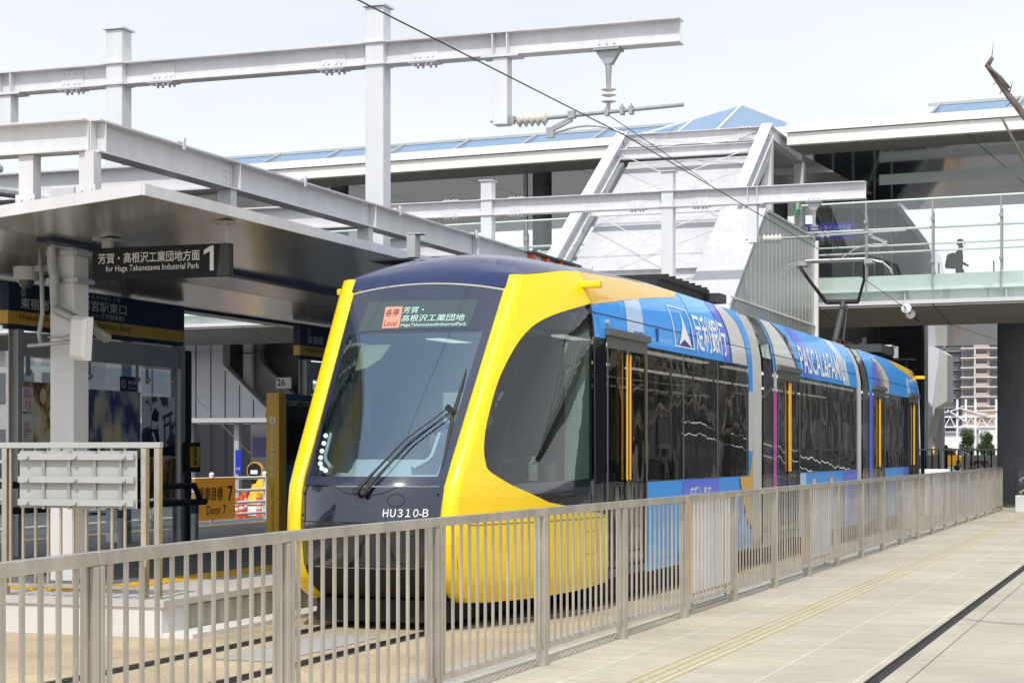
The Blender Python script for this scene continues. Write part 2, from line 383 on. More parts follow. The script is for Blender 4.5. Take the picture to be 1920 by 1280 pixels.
def rail(x, label):
    t = thing('tram_rail', label, 'rail', (x, 20, -.1), 'embedded tram rails')
    b = MB()
    b.face([(x-.085, -8, -.096), (x+.085, -8, -.096), (x+.085, 80, -.096), (x-.085, 80, -.096)]); b.build('rubber_bed', M['rubber'], t)
    b = MB(); b.box((x-.055, -8, -.094), (x-.01, 80, -.087)); b.box((x+.02, -8, -.094), (x+.045, 80, -.088)); b.build('rail_head', M['rail'], t)
rail(-7.29, 'grooved tram rail set in beige paving, nearer the white platform wall')
rail(-6.22, 'grooved tram rail set in beige paving, nearer the metal railing')

# ================================================================ PLATFORM
PX0, PX1, PY0, PZ = -16.7, -8.2, 13.92, .22
struct(MB().box((PX0, PY0+.03, -.3), (PX1-.03, 76, PZ-.02)).build('platform', M['concrete']))
struct(MB().box((PX0, PY0, -.28), (PX1, PY0+.4, PZ-.06)).build('platform_end_wall', M['newconcrete']))
b = MB(); y = PY0+.4
while y < 75:
    b.box((PX1-.03, y, -.28), (PX1-.004, y+.985, PZ-.075)); y += 1.
struct(b.build('platform_side_wall', M['concrete']))
b = MB(); b.box((PX1-1.0, PY0-.02, PZ-.06), (PX1+.03, 76, PZ)); b.box((PX0, PY0-.02, PZ-.06), (PX1-1.0, 14.6, PZ)); struct(b.build('platform_coping', M['coping']))
struct(MB().box((PX0, 14.6, PZ-.06), (PX1-1.0, 76, PZ-.004)).build('platform_floor', M['platfloor']))
b = MB()
b.box((-9.62, 14.65, PZ-.05), (-9.22, 76, PZ+.002)); b.box((PX0+.3, 14.65, PZ-.05), (-9.62, 15.35, PZ+.001))
for i in range(5):
    for j in range(220): b.cbox((-9.56+i*.07, 14.7+j*.07, PZ+.004), (.03, .03, .008))
for i in range(9):
    for j in range(60): b.cbox((-9.68-j*.07, 14.7+i*.07, PZ+.004), (.03, .03, .008))
struct(b.build('platform_tactile_paving', M['tactile']))
struct(MB().box((PX1+.004, PY0, -.3), (-7.9, 76, -.06)).build('platform_gutter', M['newconcrete']))
b = MB()
for k in range(60): b.hexa([(-15.6+dx, 19+k*.3+dy, z) for z in (PZ-.01, PZ+.004) for dx, dy in ((0, 0), (.12, .1), (.12, .25), (0, .15))])
struct(b.build('platform_edge_stripes', M['signyellow']))

# ================================================================ STEEL RAILING ALONG THE PAVEMENT
nodes = [(-3.62, 2.45), (-3.86, 4.40), (-4.06, 6.36)]+[(-4.2, 8.33+1.98*k) for k in range(21)]
t = thing('steel_railing', 'long stainless steel railing with closely set upright bars between pavement and tram track', 'railing', (-4.2, 20, 0))
mt = M['inox']
for (x0, y0), (x1, y1) in zip(nodes, nodes[1:]):
    a, c = Vector((x0, y0, 0)), Vector((x1, y1, 0)); d = (c-a).normalized(); n = Vector((d.y, -d.x, 0))
    b = MB(); U = Vector((0, 0, 1))
    b.bar(a+d*.05+U*.13, c-d*.05+U*.13, .03, .035)
    for k in range(1, 14):
        p = a.lerp(c, k/14.); b.bar(p+U*.1475, p+U*1.046, .012, .027, d)
    b.bar(a+d*.052+U*.15, a+d*.052+U*1.045, .01, .02, d); b.bar(c-d*.052+U*.15, c-d*.052+U*1.045, .01, .02, d)
    b.build('bar_panel', mt, t)
    b = MB(); b.bar(a+d*.002+U*1.0725, c-d*.002+U*1.0725, .055, .055); b.build('top_rail', mt, t, bevel=.006)
for i, (x, y) in enumerate(nodes):
    b = MB(); b.box((x-.034, y-.038, .0), (x+.03, y+.006, 1.044)); b.box((x-.03, y+.008, 0), (x+.034, y+.042, 1.044))
    b.box((x-.036, y-.05, .0), (x+.036, y+.05, .012)); b.build('post', mt, t, bevel=.003)
# boards standing behind the railing
def board(y0, y1, z0, z1, label):
    t = thing('notice_board', label, 'board', (-4.42, (y0+y1)/2, -.09), 'boards behind the railing')
    MB().box((-4.405, y0+.02, z0+.02), (-4.385, y1-.02, z1-.02)).build('panel', M['boardwhite'], t)
    b = MB(); b.box((-4.41, y0, z0), (-4.38, y0+.02, z1)); b.box((-4.41, y1-.02, z0), (-4.38, y1, z1)); b.box((-4.41, y0+.02, z1-.02), (-4.38, y1-.02, z1)); b.box((-4.41, y0+.02, z0), (-4.38, y1-.02, z0+.02)); b.build('frame', M['boardedge'], t)
    
    for y in (y0+.2, y1-.2): b = MB(); b.cyl((-4.43, y, -.09), (-4.43, y, z1), .014); b.build('leg', M['galv'], t)
board(17.25, 19.05, .12, 1.04, 'white board behind the railing beside the blue panel lettering of the tram')
board(22.9, 24.75, .12, 1.04, 'white board behind the railing below the first grey bellows of the tram')
board(31.2, 33.0, .15, 1.0, 'small white board behind the railing below the last windows of the middle tram section')

# ================================================================ OVERHEAD LINE GANTRIES
def splice(b, x, Y, zb, zt):
    b.box((x-.18, Y-.016, zb+.035), (x+.18, Y-.0095, zt-.035)); b.box((x-.18, Y+.0095, zb+.035), (x+.18, Y+.016, zt-.035))
    b.box((x-.2, Y-.12, zt+.002), (x+.2, Y+.12, zt+.014)); b.box((x-.2, Y-.12, zb-.014), (x+.2, Y+.12, zb-.002))
    for dx in (-.14, -.065, .045, .12):
        for z in (zb+.09, zt-.09): b.tube([(x+dx, Y-.016, z), (x+dx, Y-.03, z)], .02, 8)
        for dy in (-.085, .085):
            b.tube([(x+dx, Y+dy, zt+.014), (x+dx, Y+dy, zt+.036)], .018, 8); b.tube([(x+dx, Y+dy, zb-.014), (x+dx, Y+dy, zb-.05)], .018, 8)
def gantry(Y, ends, cols, drops, sp, zb, zt, ztop, zdrop, cw, label):
    t = thing('catenary_gantry', label, 'gantry', (cols[-1], Y, PZ), 'overhead line gantries')
    hc = cw/2; xs = sorted(cols); segs = []; x = ends[0]
    for c in xs: segs.append((x, c-hc-.002)); x = c+hc+.002
    segs.append((x, ends[1]))
    for x0, x1 in segs:
        b = MB(); b.ibeam((x0, Y, (zb+zt)/2), (x1, Y, (zb+zt)/2), zt-zb, .25, .018, .014); b.build('beam', M['white'], t)
    for c in xs:
        b = MB(); b.box((c-hc, Y-hc, PZ), (c+hc, Y+hc, ztop-.03)); b.build('column', M['column'], t, bevel=.015)
        b = MB(); b.cbox((c, Y, ztop-.015), (cw+.07, cw+.07, .022)); b.build('cap_plate', M['white'], t)
        for z in (zb+.01, zt-.008): b = MB(); b.cbox((c, Y, z), (cw+.06, cw+.06, .024)); b.build('collar_plate', M['white'], t)
    for x in sp:
        b = MB(); splice(b, x, Y, zb, zt); b.build('splice_plate', M['white'], t)
    for x in drops:
        b = MB(); b.box((x-.1, Y-.1, zdrop), (x+.1, Y+.1, zb-.022)); b.build('drop_post', M['column'], t, bevel=.012)
        b = MB(); b.box((x-.26, Y-.13, zb-.02), (x+.26, Y+.13, zb-.002))
        for dx in (-.1, .1): b.box((x+dx-.008, Y-.118, zb+.02), (x+dx+.008, Y-.008, zt-.02))
        b.build('stiffener_plates', M['white'], t)
    return t
gantry(22.6, (-18.2, -5.88), (-14.0, -10.03), (-15.82, -8.27), (-14.75, -13.28, -10.68, -9.35), 6.61, 6.92, 7.41, 5.72, .26,
       'taller looking pale grey steel gantry whose columns rise through the platform roof')
gantry(38.7, (-18.6, -6.12), (-14.5, -10.35), (-8.5, ), (-15.35, -13.8, -11.05, -9.65), 6.73, 7.09, 7.52, 5.9, .26,
       'pale grey steel gantry standing in front of the slanted stair enclosure')

def sheds(b, p, q, n, r0, r1):
    p, q = Vector(p), Vector(q); pts = []; rs = []
    m = n*4
    for i in range(m+1): pts.append(p.lerp(q, i/m)); rs.append(r1 if i % 4 == 2 else (r0 if i % 4 == 0 else (r0+r1)/2))
    b.tube(pts, rs, 14); return b
def arm(Y, xd, zt_, zbeam, xh, xend, label, flip=1):
    t = thing('registration_arm', label, 'cantilever arm', (xd, Y, zt_), 'insulated arms carrying the contact wire')
    b = MB(); b.tube([(xd-.16, Y, zt_), (xd+.2, Y, zt_)], .018); b.cbox((xd+.14, Y, zt_), (.06, .07, .1)); b.tube([(xd+.62, Y, zt_), (xend, Y, zt_+.06)], .026); b.build('tube', M['galv'], t)
    b = MB(); sheds(b, (xd+.2, Y, zt_), (xd+.62, Y, zt_), 5, .045, .10); b.build('insulator', M['cream'], t, smooth=True)
    # hanger
    b = MB(); b.prism([(xh-.16, Y-.05, zbeam-.03), (xh+.16, Y-.05, zbeam-.03), (xh+.05, Y-.05, zbeam-.2), (xh-.05, Y-.05, zbeam-.2)], (0, .1, 0)); b.box((xh-.17, Y-.12, zbeam-.03), (xh+.17, Y+.12, zbeam-.004))
    for dx in (-.1, 0, .1): b.tube([(xh+dx, Y-.08, zbeam-.01), (xh+dx, Y-.08, zbeam+.05)], .016, 8)
    b.tube([(xh, Y, zbeam-.2), (xh, Y, zbeam-.5)], [.045, .03]); b.tube([(xh, Y, zbeam-.7), (xh, Y, zbeam-.82)], .024); b.tube([(xh, Y, zbeam-.82), (xh+.03, Y, zt_+.05)], .013); b.build('hanger', M['galv'], t)
    b = MB()
    for z in (zbeam-.52, zbeam-.59, zbeam-.67): b.tube([(xh, Y, z+.018), (xh, Y, z), (xh, Y, z-.022)], [.03, .1, .03], 14)
    b.build('hanger_insulator', M['cream'], t, smooth=True)
    # clamps and steady arm
    b = MB()
    for x in (xh-.02, xh+.18, xh+.3): b.cbox((x, Y, zt_+.03), (.05, .09, .10)); b.tube([(x, Y, zt_+.07), (x, Y, zt_+.12)], .012, 8)
    xa = xd+.95 if flip > 0 else -6.02
    b.cbox((xa, Y, zt_+.02), (.09, .09, .09)); e = xa-.27*flip
    b.bar((xa, Y, zt_-.03), (e, Y, zt_-.15), .05, .06); b.cbox((e-.02*flip, Y, zt_-.19), (.10, .06, .13)); b.build('clamp', M['galv'], t)
    b = MB(); pts = [(e, Y, zt_-.21)]
    for q in range(1, 9):
        f = q/8.; pts.append((e+f*(WX-e), Y, zt_-.21+(.16*math.sin(f*math.pi*.8))+f*(WZ+.02-zt_+.21-.094)))
    b.tube(pts, .014, 8); b.build('steady_arm', M['galv'], t)
WX, WZ = -6.62, 5.50
arm(22.6, -8.27, 5.78, 6.61, -6.83, -5.85, 'insulated arm hanging from the near gantry against the sky', 1)
arm(38.7, -8.5, 5.98, 6.73, -7.2, -5.3, 'insulated arm hanging from the far gantry above the pantograph', -1)
b = MB(); b.tube([(-7.40, -12, 5.40), (-6.80, 14.9, 5.465), (WX, 22.6, WZ), (-6.75, 38.7, 5.50), (-6.68, 48.35, 5.21)], .0085, 6)
b.tube([(WX-.3, 22.6, 5.83), (-6.63, 27, WZ+.01)], .006, 6); b.tube([(-6.9, 38.7, 5.98), (-6.85, 43.0, 5.47)], .006, 6)
tag(b.build('contact_wire', M['dark']), 'black overhead contact wire running above the tram towards the walkway', 'wire')
# ================================================================ PLATFORM CANOPY
t = thing('platform_canopy', 'pale grey steel frame and flat metal roof of the tram platform', 'canopy', (-12.03, 30, PZ))
Y0, Y1 = 13.95, 46.
prof = [(-8.4, 3.706), (-10.2, 3.54), (-12.03, 3.66), (-13.7, 3.58), (-15.0, 3.71)]
# soffit sheets with joints
b = MB()
for (xa, za), (xb, zb) in zip(prof, prof[1:]):
    y = Y0
    while y < Y1-.1:
        y2 = min(y+4.0, Y1)
        b.hexa([(xa-.01, y+.006, za), (xb+.012, y+.006, zb), (xb+.012, y2-.006, zb), (xa-.01, y2-.006, za), (xa-.01, y+.006, za+.03), (xb+.012, y+.006, zb+.03), (xb+.012, y2-.006, zb+.03), (xa-.01, y2-.006, za+.03)]); y = y2
b.build('soffit', M['soffit'], t)
b = MB()
for (xa, za), (xb, zb) in zip(prof, prof[1:]):
    b.hexa([(xa, Y0, za+.032), (xb, Y0, zb+.032), (xb, Y1, zb+.032), (xa, Y1, za+.032), (xa, Y0, za+.075), (xb, Y0, zb+.075), (xb, Y1, zb+.075), (xa, Y1, za+.075)])
b.build('roof_sheet', M['dark'], t)
b = MB(); b.box((-8.4, Y0-.02, 3.70), (-8.37, Y1, 3.80)); b.box((-15.03, Y0-.02, 3.70), (-15.0, Y1, 3.81))
for (xa, za), (xb, zb) in zip(prof, prof[1:]):
    b.hexa([(xa, Y0-.03, za-.004), (xb, Y0-.03, zb-.004), (xb, Y0-.001, zb-.004), (xa, Y0-.001, za-.004), (xa, Y0-.03, za+.1), (xb, Y0-.03, zb+.1), (xb, Y0-.001, zb+.1), (xa, Y0-.001, za+.1)])
b.build('fascia', M['white'], t)
b = MB(); b.box((-10.29, Y0+1.2, 3.50), (-10.12, Y1, 3.545)); b.box((-13.79, Y0+1.2, 3.545), (-13.62, Y1, 3.585)); b.build('gutter_strip', M['signnavy'], t)
# frame of beams standing on the roof
zb_, zt_ = 4.12, 4.41; zm = (zb_+zt_)/2
XB = (-9.0, -14.6)
posts_y = [14.06, 16.55, 19.9, 23.3, 26.7, 30.1, 33.5, 36.9, 40.3, 43.7]
for x in XB:
    b = MB(); b.ibeam((x, 14.06, zm), (x, Y1-.5, zm), zt_-zb_, .2, .016, .011); b.build('edge_beam', M['white'], t)
    for y in posts_y:
        b = MB()
        for sgn in (1, ): b.box((x+.008, y+.10, zb_+.017), (x+.098, y+.112, zt_-.017)); b.box((x-.098, y+.10, zb_+.017), (x-.008, y+.112, zt_-.017))
        if y in posts_y[1::3]:
            b.box((x+.0055, y-.1, zb_+.03), (x+.012, y+.09, zt_-.03))
            for z in (zb_+.06, zb_+.12, zb_+.18, zb_+.24):
                for dy in (-.05, .04): b.tube([(x+.012, y+dy, z), (x+.024, y+dy, z)], .013, 6)
        b.build('web_stiffener', M['white'], t)
    y = 15.4
    while y < 45: b = MB(); b.box((x+.02, y, zt_+.001), (x+.1, y+.14, zt_+.02)); b.box((x+.09, y+.1, zt_-.05), (x+.11, y+.14, zt_+.06)); y += 2.6; b.build('roof_clip', M['white'], t)
for y in posts_y:
    b = MB(); b.ibeam((XB[0]-.012, y, zm), (XB[1]+.012, y, zm), zt_-zb_-.006, .2, .016, .011); b.build('cross_beam', M['white'], t)
for y in posts_y:
    for x in (XB[0], XB[0]-.62, XB[1]+.62, XB[1]):
        b = MB(); zr = lerp([(-p[0], p[1]) for p in prof], -x)+.076
        b.box((x-.075, y-.06, zr), (x+.075, y+.06, zb_-.001)); b.box((x-.1, y-.075, zr), (x+.1, y-.062, zr+.1))
        for dx in (-.05, .05): b.tube([(x+dx, y-.075, zr+.05), (x+dx, y-.095, zr+.05)], .025, 8)
        b.build('roof_post', M['white'], t)
for y in (15.8, 29.4, 36.2, 43.0):
    for x in (-10.35, -13.75):
        b = MB(); b.box((x-.135, y-.135, PZ), (x+.135, y+.135, 4.1)); b.build('column', M['column'], t, bevel=.012)
# services above the roof
b = MB()
b.tube([(-12.6, 14.2, 3.85), (-11.0, 14.6, 4.02), (-10.4, 15.1, 3.95), (-9.8, 15.4, 3.72)], .05); b.tube([(-10.75, 14.5, 3.7), (-10.7, 14.55, 4.0), (-10.6, 15.0, 4.2)], .045)
b.tube([(-9.75, 15.2, 3.62), (-9.75, 15.2, 4.2)], .08); b.build('roof_conduit', M['galv'], t)
b = MB()
for x, y in ((-10.35, 15.8),):
    for z in (3.42, 3.15): b.box((x-.16, y-.165, z), (x+.16, y-.14, z+.05)); b.box((x+.137, y-.16, z), (x+.19, y+.16, z+.05)); b.box((x-.16, y+.14, z), (x+.16, y+.165, z+.05))
    for z in (2.62, 1.30): b.tube([(x-.15, y-.15, z), (x+.15, y-.15, z)], .008); b.tube([(x+.15, y-.15, z), (x+.15, y+.15, z)], .008); b.box((x+.14, y-.03, z-.03), (x+.2, y+.03, z+.03))
b.build('column_band', M['galv'], t)
# drain pipe down the front of the column
b = MB(); b.tube([(-10.42, 15.60, 3.5), (-10.42, 15.60, 3.32), (-10.38, 15.58, 3.2), (-10.37, 15.58, 2.93), (-10.34, 15.56, 2.88), (-9.95, 15.50, 2.72), (-9.70, 15.46, 2.58)], .048, 12)
b.build('drain_pipe', M['galv'], t, smooth='auto')

# ---- equipment hung on the front column
t = thing('dome_camera', 'white dome security camera under the platform roof beside the column', 'camera', (-10.82, 15.75, 3.2))
b = MB(); b.tube([(-10.82, 15.75, 3.34), (-10.82, 15.75, 3.33), (-10.82, 15.75, 3.20)], [.10, .125, .12], 20); b.bar((-10.75, 15.75, 3.31), (-10.48, 15.75, 3.31), .06, .06); b.build('housing', M['lgrey'], t, smooth='auto')
b = MB(); b.ball((-10.82, 15.75, 3.20), .082, 16, (1, 1, 1.05)); b.build('dome', M['black_gloss'], t, smooth=True)
b = MB(); b.tube([(-10.62, 15.7, 3.5), (-10.62, 15.7, 3.35), (-10.55, 15.62, 3.2), (-10.53, 15.6, 2.85), (-10.57, 15.6, 2.65), (-10.55, 15.6, 2.56), (-10.50, 15.58, 2.55)], .022, 8); b.build('conduit', M['grey'], t, smooth=True)
t = thing('antenna_box', 'white plastic antenna box tilted in front of the platform column', 'antenna', (-9.92, 15.3, 2.3))
P = [(-.125, -.20), (.125, -.20), (.125, .20), (-.125, .20)]
b = MB(); F = Matrix.Rotation(R(-28), 4, 'Z') @ Matrix.Rotation(R(6), 4, 'Y')
o = Vector((-9.90, 15.28, 2.58))
q = lambda x, y, z: o+(F @ Vector((x, y, z)))
b.hexa([q(-.15, .0, -.21), q(.15, .0, -.21), q(.15, .06, -.21), q(-.15, .06, -.21), q(-.15, .0, .21), q(.15, .0, .21), q(.15, .06, .21), q(-.15, .06, .21)])
b.hexa([q(-.11, -.04, -.17), q(.11, -.04, -.17), q(.148, -.002, -.205), q(-.148, -.002, -.205), q(-.11, -.04, .17), q(.11, -.04, .17), q(.148, -.002, .205), q(-.148, -.002, .205)])
b.build('case', M['boardwhite'], t, bevel=.012)
b = MB(); b.tube([(-10.62, 15.5, 2.53), (-9.98, 15.42, 2.56)], .02); b.tube([(-10.2, 15.45, 2.58), (-9.95, 15.38, 2.62)], .03); b.build('bracket', M['galv'], t)
t = thing('control_box', 'cream steel control box strapped to the side of the platform column', 'box', (-10.0, 15.6, 1.05))
b = MB(); b.box((-10.14, 15.50, .98), (-9.86, 15.74, 1.42)); b.build('case', mat('cream_box', (.62, .60, .48), .45), t, bevel=.008)
b = MB(); b.box((-9.857, 15.52, 1.0), (-9.852, 15.72, 1.40)); b.build('door', M['lgrey'], t)
b = MB(); b.tube([(-9.85, 15.62, 1.15), (-9.83, 15.62, 1.15)], .028); b.build('lock', M['galv'], t)
b = MB()
for z in (1.36, 1.31, 1.26): b.box((-9.851, 15.58, z-.015), (-9.849, 15.68, z+.015))
b.build('label_plate', M['letter'], t)
# ---- hanging direction sign
t = thing('direction_sign', 'black hanging platform sign with white lettering and a large figure 1', 'sign', (-9.25, 15.7, 3.16))
xl, xr, zl, zh = -10.0, -8.49, 3.165, 3.475
b = MB(); b.box((xl, 15.66, zl), (xr, 15.74, zh)); b.build('board', M['signblack'], t, bevel=.004)
b = MB(); b.prism([(xr-.135, 15.656, zl+.004), (xr-.004, 15.656, zl+.004), (xr-.004, 15.656, zh-.004), (xr-.095, 15.656, zh-.004)], (0, .003, 0)); b.build('corner_plate', M['dark'], t)
text('芳賀・高根沢工業団地方面', (xl+.07, 15.66, zl+.155), XP, ZP, .105, M['letter'], t, .008, 1.12)
text('for Haga Takanezawa Industrial Park', (xl+.155, 15.66, zl+.062), XP, ZP, .075, M['letter'], t, .004, 1.03)
b = MB(); b.prism([(xl+1.235+u, 15.656, zl+.055+v) for u, v in ((.065, 0), (.105, 0), (.105, .235), (.075, .235), (0, .195), (0, .155), (.065, .185))], (0, .003, 0)); b.build('lettering', M['letter'], t)
b = MB(); b.box((xl+.10, 15.67, zh+.0), (xl+.2, 15.73, 3.55)); b.box((xl+.04, 15.6, 3.545), (xl+.26, 15.8, 3.565)); b.build('hanger', M['lgrey'], t); b = MB(); b.box((xr-.11, 15.68, zh), (xr-.05, 15.72, 3.69)); b.box((xr-.18, 15.6, 3.665), (xr-.0, 15.8, 3.685)); b.build('hanger', M['lgrey'], t)

# ================================================================ WINDBREAKS
def poster_mat(name, kind, seed):
    m = bpy.data.materials.new(name); m.use_nodes = True; nt = m.node_tree; bs = nt.nodes['Principled BSDF']; N = nt.nodes.new; L = nt.links.new
    tc = N('ShaderNodeTexCoord'); mp = N('ShaderNodeMapping'); mp.inputs['Location'].default_value = (seed*3.7, seed*1.9, seed*2.3)
    n = N('ShaderNodeTexNoise'); n.inputs['Detail'].default_value = 3; r = N('ShaderNodeValToRGB'); r.color_ramp.elements.remove(r.color_ramp.elements[1])
    L(tc.outputs['Object'], mp.inputs['Vector']); L(mp.outputs['Vector'], n.inputs['Vector'])
    if kind == 'night': sc_, cs, n.inputs['Scale'].default_value = (1, 1, .8), [(.0, (.02, .015, .04)), (.40, (.12, .07, .035)), (.48, (.55, .30, .10)), (.55, (1, .82, .45)), (.62, (1, .97, .85))], 2.6
    elif kind == 'blue': sc_, cs, n.inputs['Scale'].default_value = (1, 1, .6), [(0, (.02, .02, .12)), (.40, (.09, .09, .25)), (.48, (.50, .50, .50)), (.58, (.95, .82, .45))], 2.2
    elif kind == 'race': sc_, cs, n.inputs['Scale'].default_value = (1, 1.6, 1), [(0, (.02, .02, .03)), (.36, (.06, .06, .09)), (.42, (.75, .06, .04)), (.48, (.08, .2, .75)), (.53, (.85, .72, .6)), (.58, (.95, .95, .95)), (.68, (.3, .45, .15))], 6.5
    elif kind == 'grill': sc_, cs, n.inputs['Scale'].default_value = (1, 2.2, .5), [(0, (.03, .02, .012)), (.40, (.10, .05, .02)), (.48, (.50, .29, .13)), (.62, (.85, .66, .45))], 4.5
    else: sc_, cs, n.inputs['Scale'].default_value = (1, .8, 1), [(0, (.02, .02, .06)), (.44, (.08, .08, .12)), (.47, (.85, .86, .9)), (.75, (.95, .95, .97))], 2.0
    mp.inputs['Scale'].default_value = sc_
    for p, c in cs:
        e = r.color_ramp.elements[0] if p == 0 else r.color_ramp.elements.new(p); e.position = p; e.color = c+(1,)
    L(n.outputs['Fac'], r.inputs['Fac']); L(r.outputs['Color'], bs.inputs['Base Color']); bs.inputs['Roughness'].default_value = .25
    return m
XW = -13.3
def windbreak(y0, y1, label, posters, full):
    t = thing('platform_windbreak', label, 'windbreak', (XW, (y0+y1)/2, PZ), 'windbreaks on the platform')
    for y in (y0+.18, y1-.12):
        b = MB(); b.ibeam((XW-.02, y, PZ), (XW-.02, y, 2.98), .14, .12, .014, .01, (1, 0, 0)); b.build('post', M['grey'], t)
    b = MB(); b.box((XW-.09, y0, 2.98), (XW-.02, y1, 3.02)); b.box((XW-.13, y0, 3.02), (XW-.0, y1, 3.55)); b.build('name_board', M['signnavy'], t, bevel=.004)
    b = MB(); b.box((XW+.0005, y0+.005, 3.04), (XW+.004, y1-.005, 3.20)); b.box((XW-.125, y0-.004, 3.04), (XW-.005, y0-.0005, 3.20)); b.build('ochre_band', M['signyellow'], t)
    b = MB(); b.box((XW-.07, y0+.26, 2.66), (XW+.03, y1-.2, 2.95)); b.build('header_beam', M['grey'], t)
    b = MB(); b.box((XW+.031, y0+.45, 2.645), (XW+.05, y0+1.3, 2.665)); b.box((XW+.031, y1-1.2, 2.63), (XW+.05, y1-.4, 2.65)); b.build('light_strip', M['boardwhite'], t)
    yy = [y0+.27, y0+1.62, (y0+y1)/2+.95, y1-.22]
    for a, c in zip(yy, yy[1:]):
        b = MB(); b.box((XW-.02, a, .42), (XW-.008, c-.02, 2.6)); b.build('glass_pane', M['pclear'], t)
        b = MB()
        for y in (a+.12, c-.14):
            b.box((XW-.004, y-.04, 2.42), (XW+.012, y+.04, 2.66)); b.tube([(XW+.012, y, 2.47), (XW+.05, y, 2.47)], .03, 10)
        b.build('glass_clamp', M['galv'], t)
    for (i, z0, z1, m) in posters:
        a, c = yy[i], yy[i+1]
        b = MB(); b.box((XW-.007, a+.01, z0), (XW-.003, c-.03, z1)); b.build('poster', m, t)
    o = MB().box((XW-.04, y1-.02, PZ), (XW+.06, y1+.10, 2.92)).build('end_post', M['signblack'], t)
    # lettering
    f = .75
    text('東宿郷', (XW, y0+.24, 3.24), YP, ZP, .135, M['letter'], t, .006, .60)
    text('Higashi-Shukugo', (XW+.004, y0+.22, 3.09), YP, ZP, .085, M['letterdark'], t, .004, 1.0)
    b = MB(); b.tube([(XW+.001, y0+.30, 3.435), (XW+.004, y0+.30, 3.435)], .052, 20); b.build('number_disc', M['lgrey'], t)
    text('02', (XW+.004, y0+.30, 3.41), YP, ZP, .05, M['signnavy'], t, 0, .07, 'CENTER')
    if full:
        ym = (y0+y1)/2
        text('うつのみやえきひがしぐち', (XW, ym-.20, 3.475), YP, ZP, .055, M['letter'], t, .0, 1.2, 'CENTER')
        text('宇都宮駅東口', (XW, ym-.10, 3.315), YP, ZP, .14, M['letter'], t, .006, 1.30, 'CENTER')
        text('(ライトキューブ宇都宮前)', (XW, ym-.15, 3.222), YP, ZP, .08, M['letter'], t, .0, 1.30, 'CENTER')
        text('Utsunomiya Station East', (XW+.004, ym-.21, 3.075), YP, ZP, .11, M['letterdark'], t, .004, 1.75, 'CENTER')
    return t
M['lamp_poster'] = mat('poster_light', (.95, .82, .5), .4, var=0); M['skewer'] = mat('poster_brown', (.30, .16, .07), .5, var=.5, vs=14)
pm = [poster_mat('poster_'+k, k, i) for i, k in enumerate(('night', 'race', 'blue', 'mono', 'grill'))]
t = windbreak(19.0, 23.2, 'large glass windbreak with picture posters under the Utsunomiya Station East board',
    [(0, 1.55, 2.35, pm[0]), (0, .95, 1.53, pm[1]), (1, 1.45, 2.30, pm[2]), (2, 1.42, 2.25, pm[3]), (2, .85, 1.40, pm[4]), (1, .85, 1.40, M['signblack'])], True)
PW = XW-.0015
def pshape(name, shapes, m):
    b = MB()
    for sh in shapes: b.face([(PW, y, z) for y, z in sh])
    o = b.build(name, m, t, fix=False); return o
def circ(y, z, r, rz=None): return [(y+r*math.cos(2*math.pi*k/14), z+(rz or r)*math.sin(2*math.pi*k/14)) for k in range(14)]
rnd = random.Random(11); ya_ = 19.27
cl_ = ['letterred', 'bluesign', 'yellowline', 'letter', 'black', 'orange', 'leaf']
for i in range(9):
    y = ya_+.14+.135*i; z = 1.16+.05*(i % 3)
    pshape('poster_figure', [[(y-.06, z-.12), (y+.06, z-.12), (y+.075, z+.05), (y+.04, z+.12), (y-.04, z+.12), (y-.075, z+.05)]], M[cl_[(i*3+1) % 7]])
    pshape('poster_figure', [circ(y, z+.17, .042, .05)], M['letter'])
PW = XW-.0008
pshape('poster_lights', [circ(ya_+.45, 2.18, .07, .10), circ(ya_+.62, 1.95, .05, .07), circ(ya_+.30, 1.98, .04), circ(ya_+.55, 1.68, .05, .10), circ(ya_+.85, 2.0, .035)], M['lamp_poster'])
yb_ = 22.07
pshape('poster_ground', [[(yb_+.03, 1.43), (yb_+.84, 1.43), (yb_+.84, 1.58), (yb_+.03, 1.52)]], M['signblack'])
PW = XW-.0003
pshape('poster_gate', [[(yb_+.52, 1.98), (yb_+.80, 2.06), (yb_+.80, 2.01), (yb_+.52, 1.93)], [(yb_+.55, 1.86), (yb_+.78, 1.92), (yb_+.78, 1.885), (yb_+.55, 1.82)], [(yb_+.57, 1.55), (yb_+.61, 1.55), (yb_+.61, 1.96), (yb_+.57, 1.95)], [(yb_+.71, 1.57), (yb_+.75, 1.57), (yb_+.75, 2.0), (yb_+.71, 1.98)]], M['dark'])
pshape('poster_figure', [[(yb_+.05, 1.56), (yb_+.12, 1.56), (yb_+.28, 1.78), (yb_+.40, 1.56), (yb_+.46, 1.58), (yb_+.40, 1.88), (yb_+.44, 2.02), (yb_+.34, 2.10), (yb_+.24, 2.0), (yb_+.22, 1.86)]], M['navycloth'])
pshape('poster_skewer', [[(yb_+.08+.14*i, .88), (yb_+.17+.14*i, .88), (yb_+.27+.14*i, 1.36), (yb_+.19+.14*i, 1.38)] for i in range(5)], M['skewer'])
PW = XW-.0001
pshape('poster_figure', [[(yb_+.23, 1.80), (yb_+.39, 1.80), (yb_+.40, 1.90), (yb_+.24, 1.92)]], M['letter'])
b = MB(); b.box((XW-.003, 21.95-.45, 2.30), (XW+.001, 21.95, 2.50)); b.build('no_smoking_sign', M['signnavy'], t)
text('終日禁煙', (XW+.001, 21.70, 2.39), YP, ZP, .055, M['letter'], t, 0, .22)
text('No Smoking', (XW+.001, 21.70, 2.335), YP, ZP, .03, M['letter'], t, 0, .2)
b = MB(); b.tube([(XW+.001, 21.59, 2.40), (XW+.003, 21.59, 2.40)], .055, 18); b.build('sign_disc', M['letter'], t)
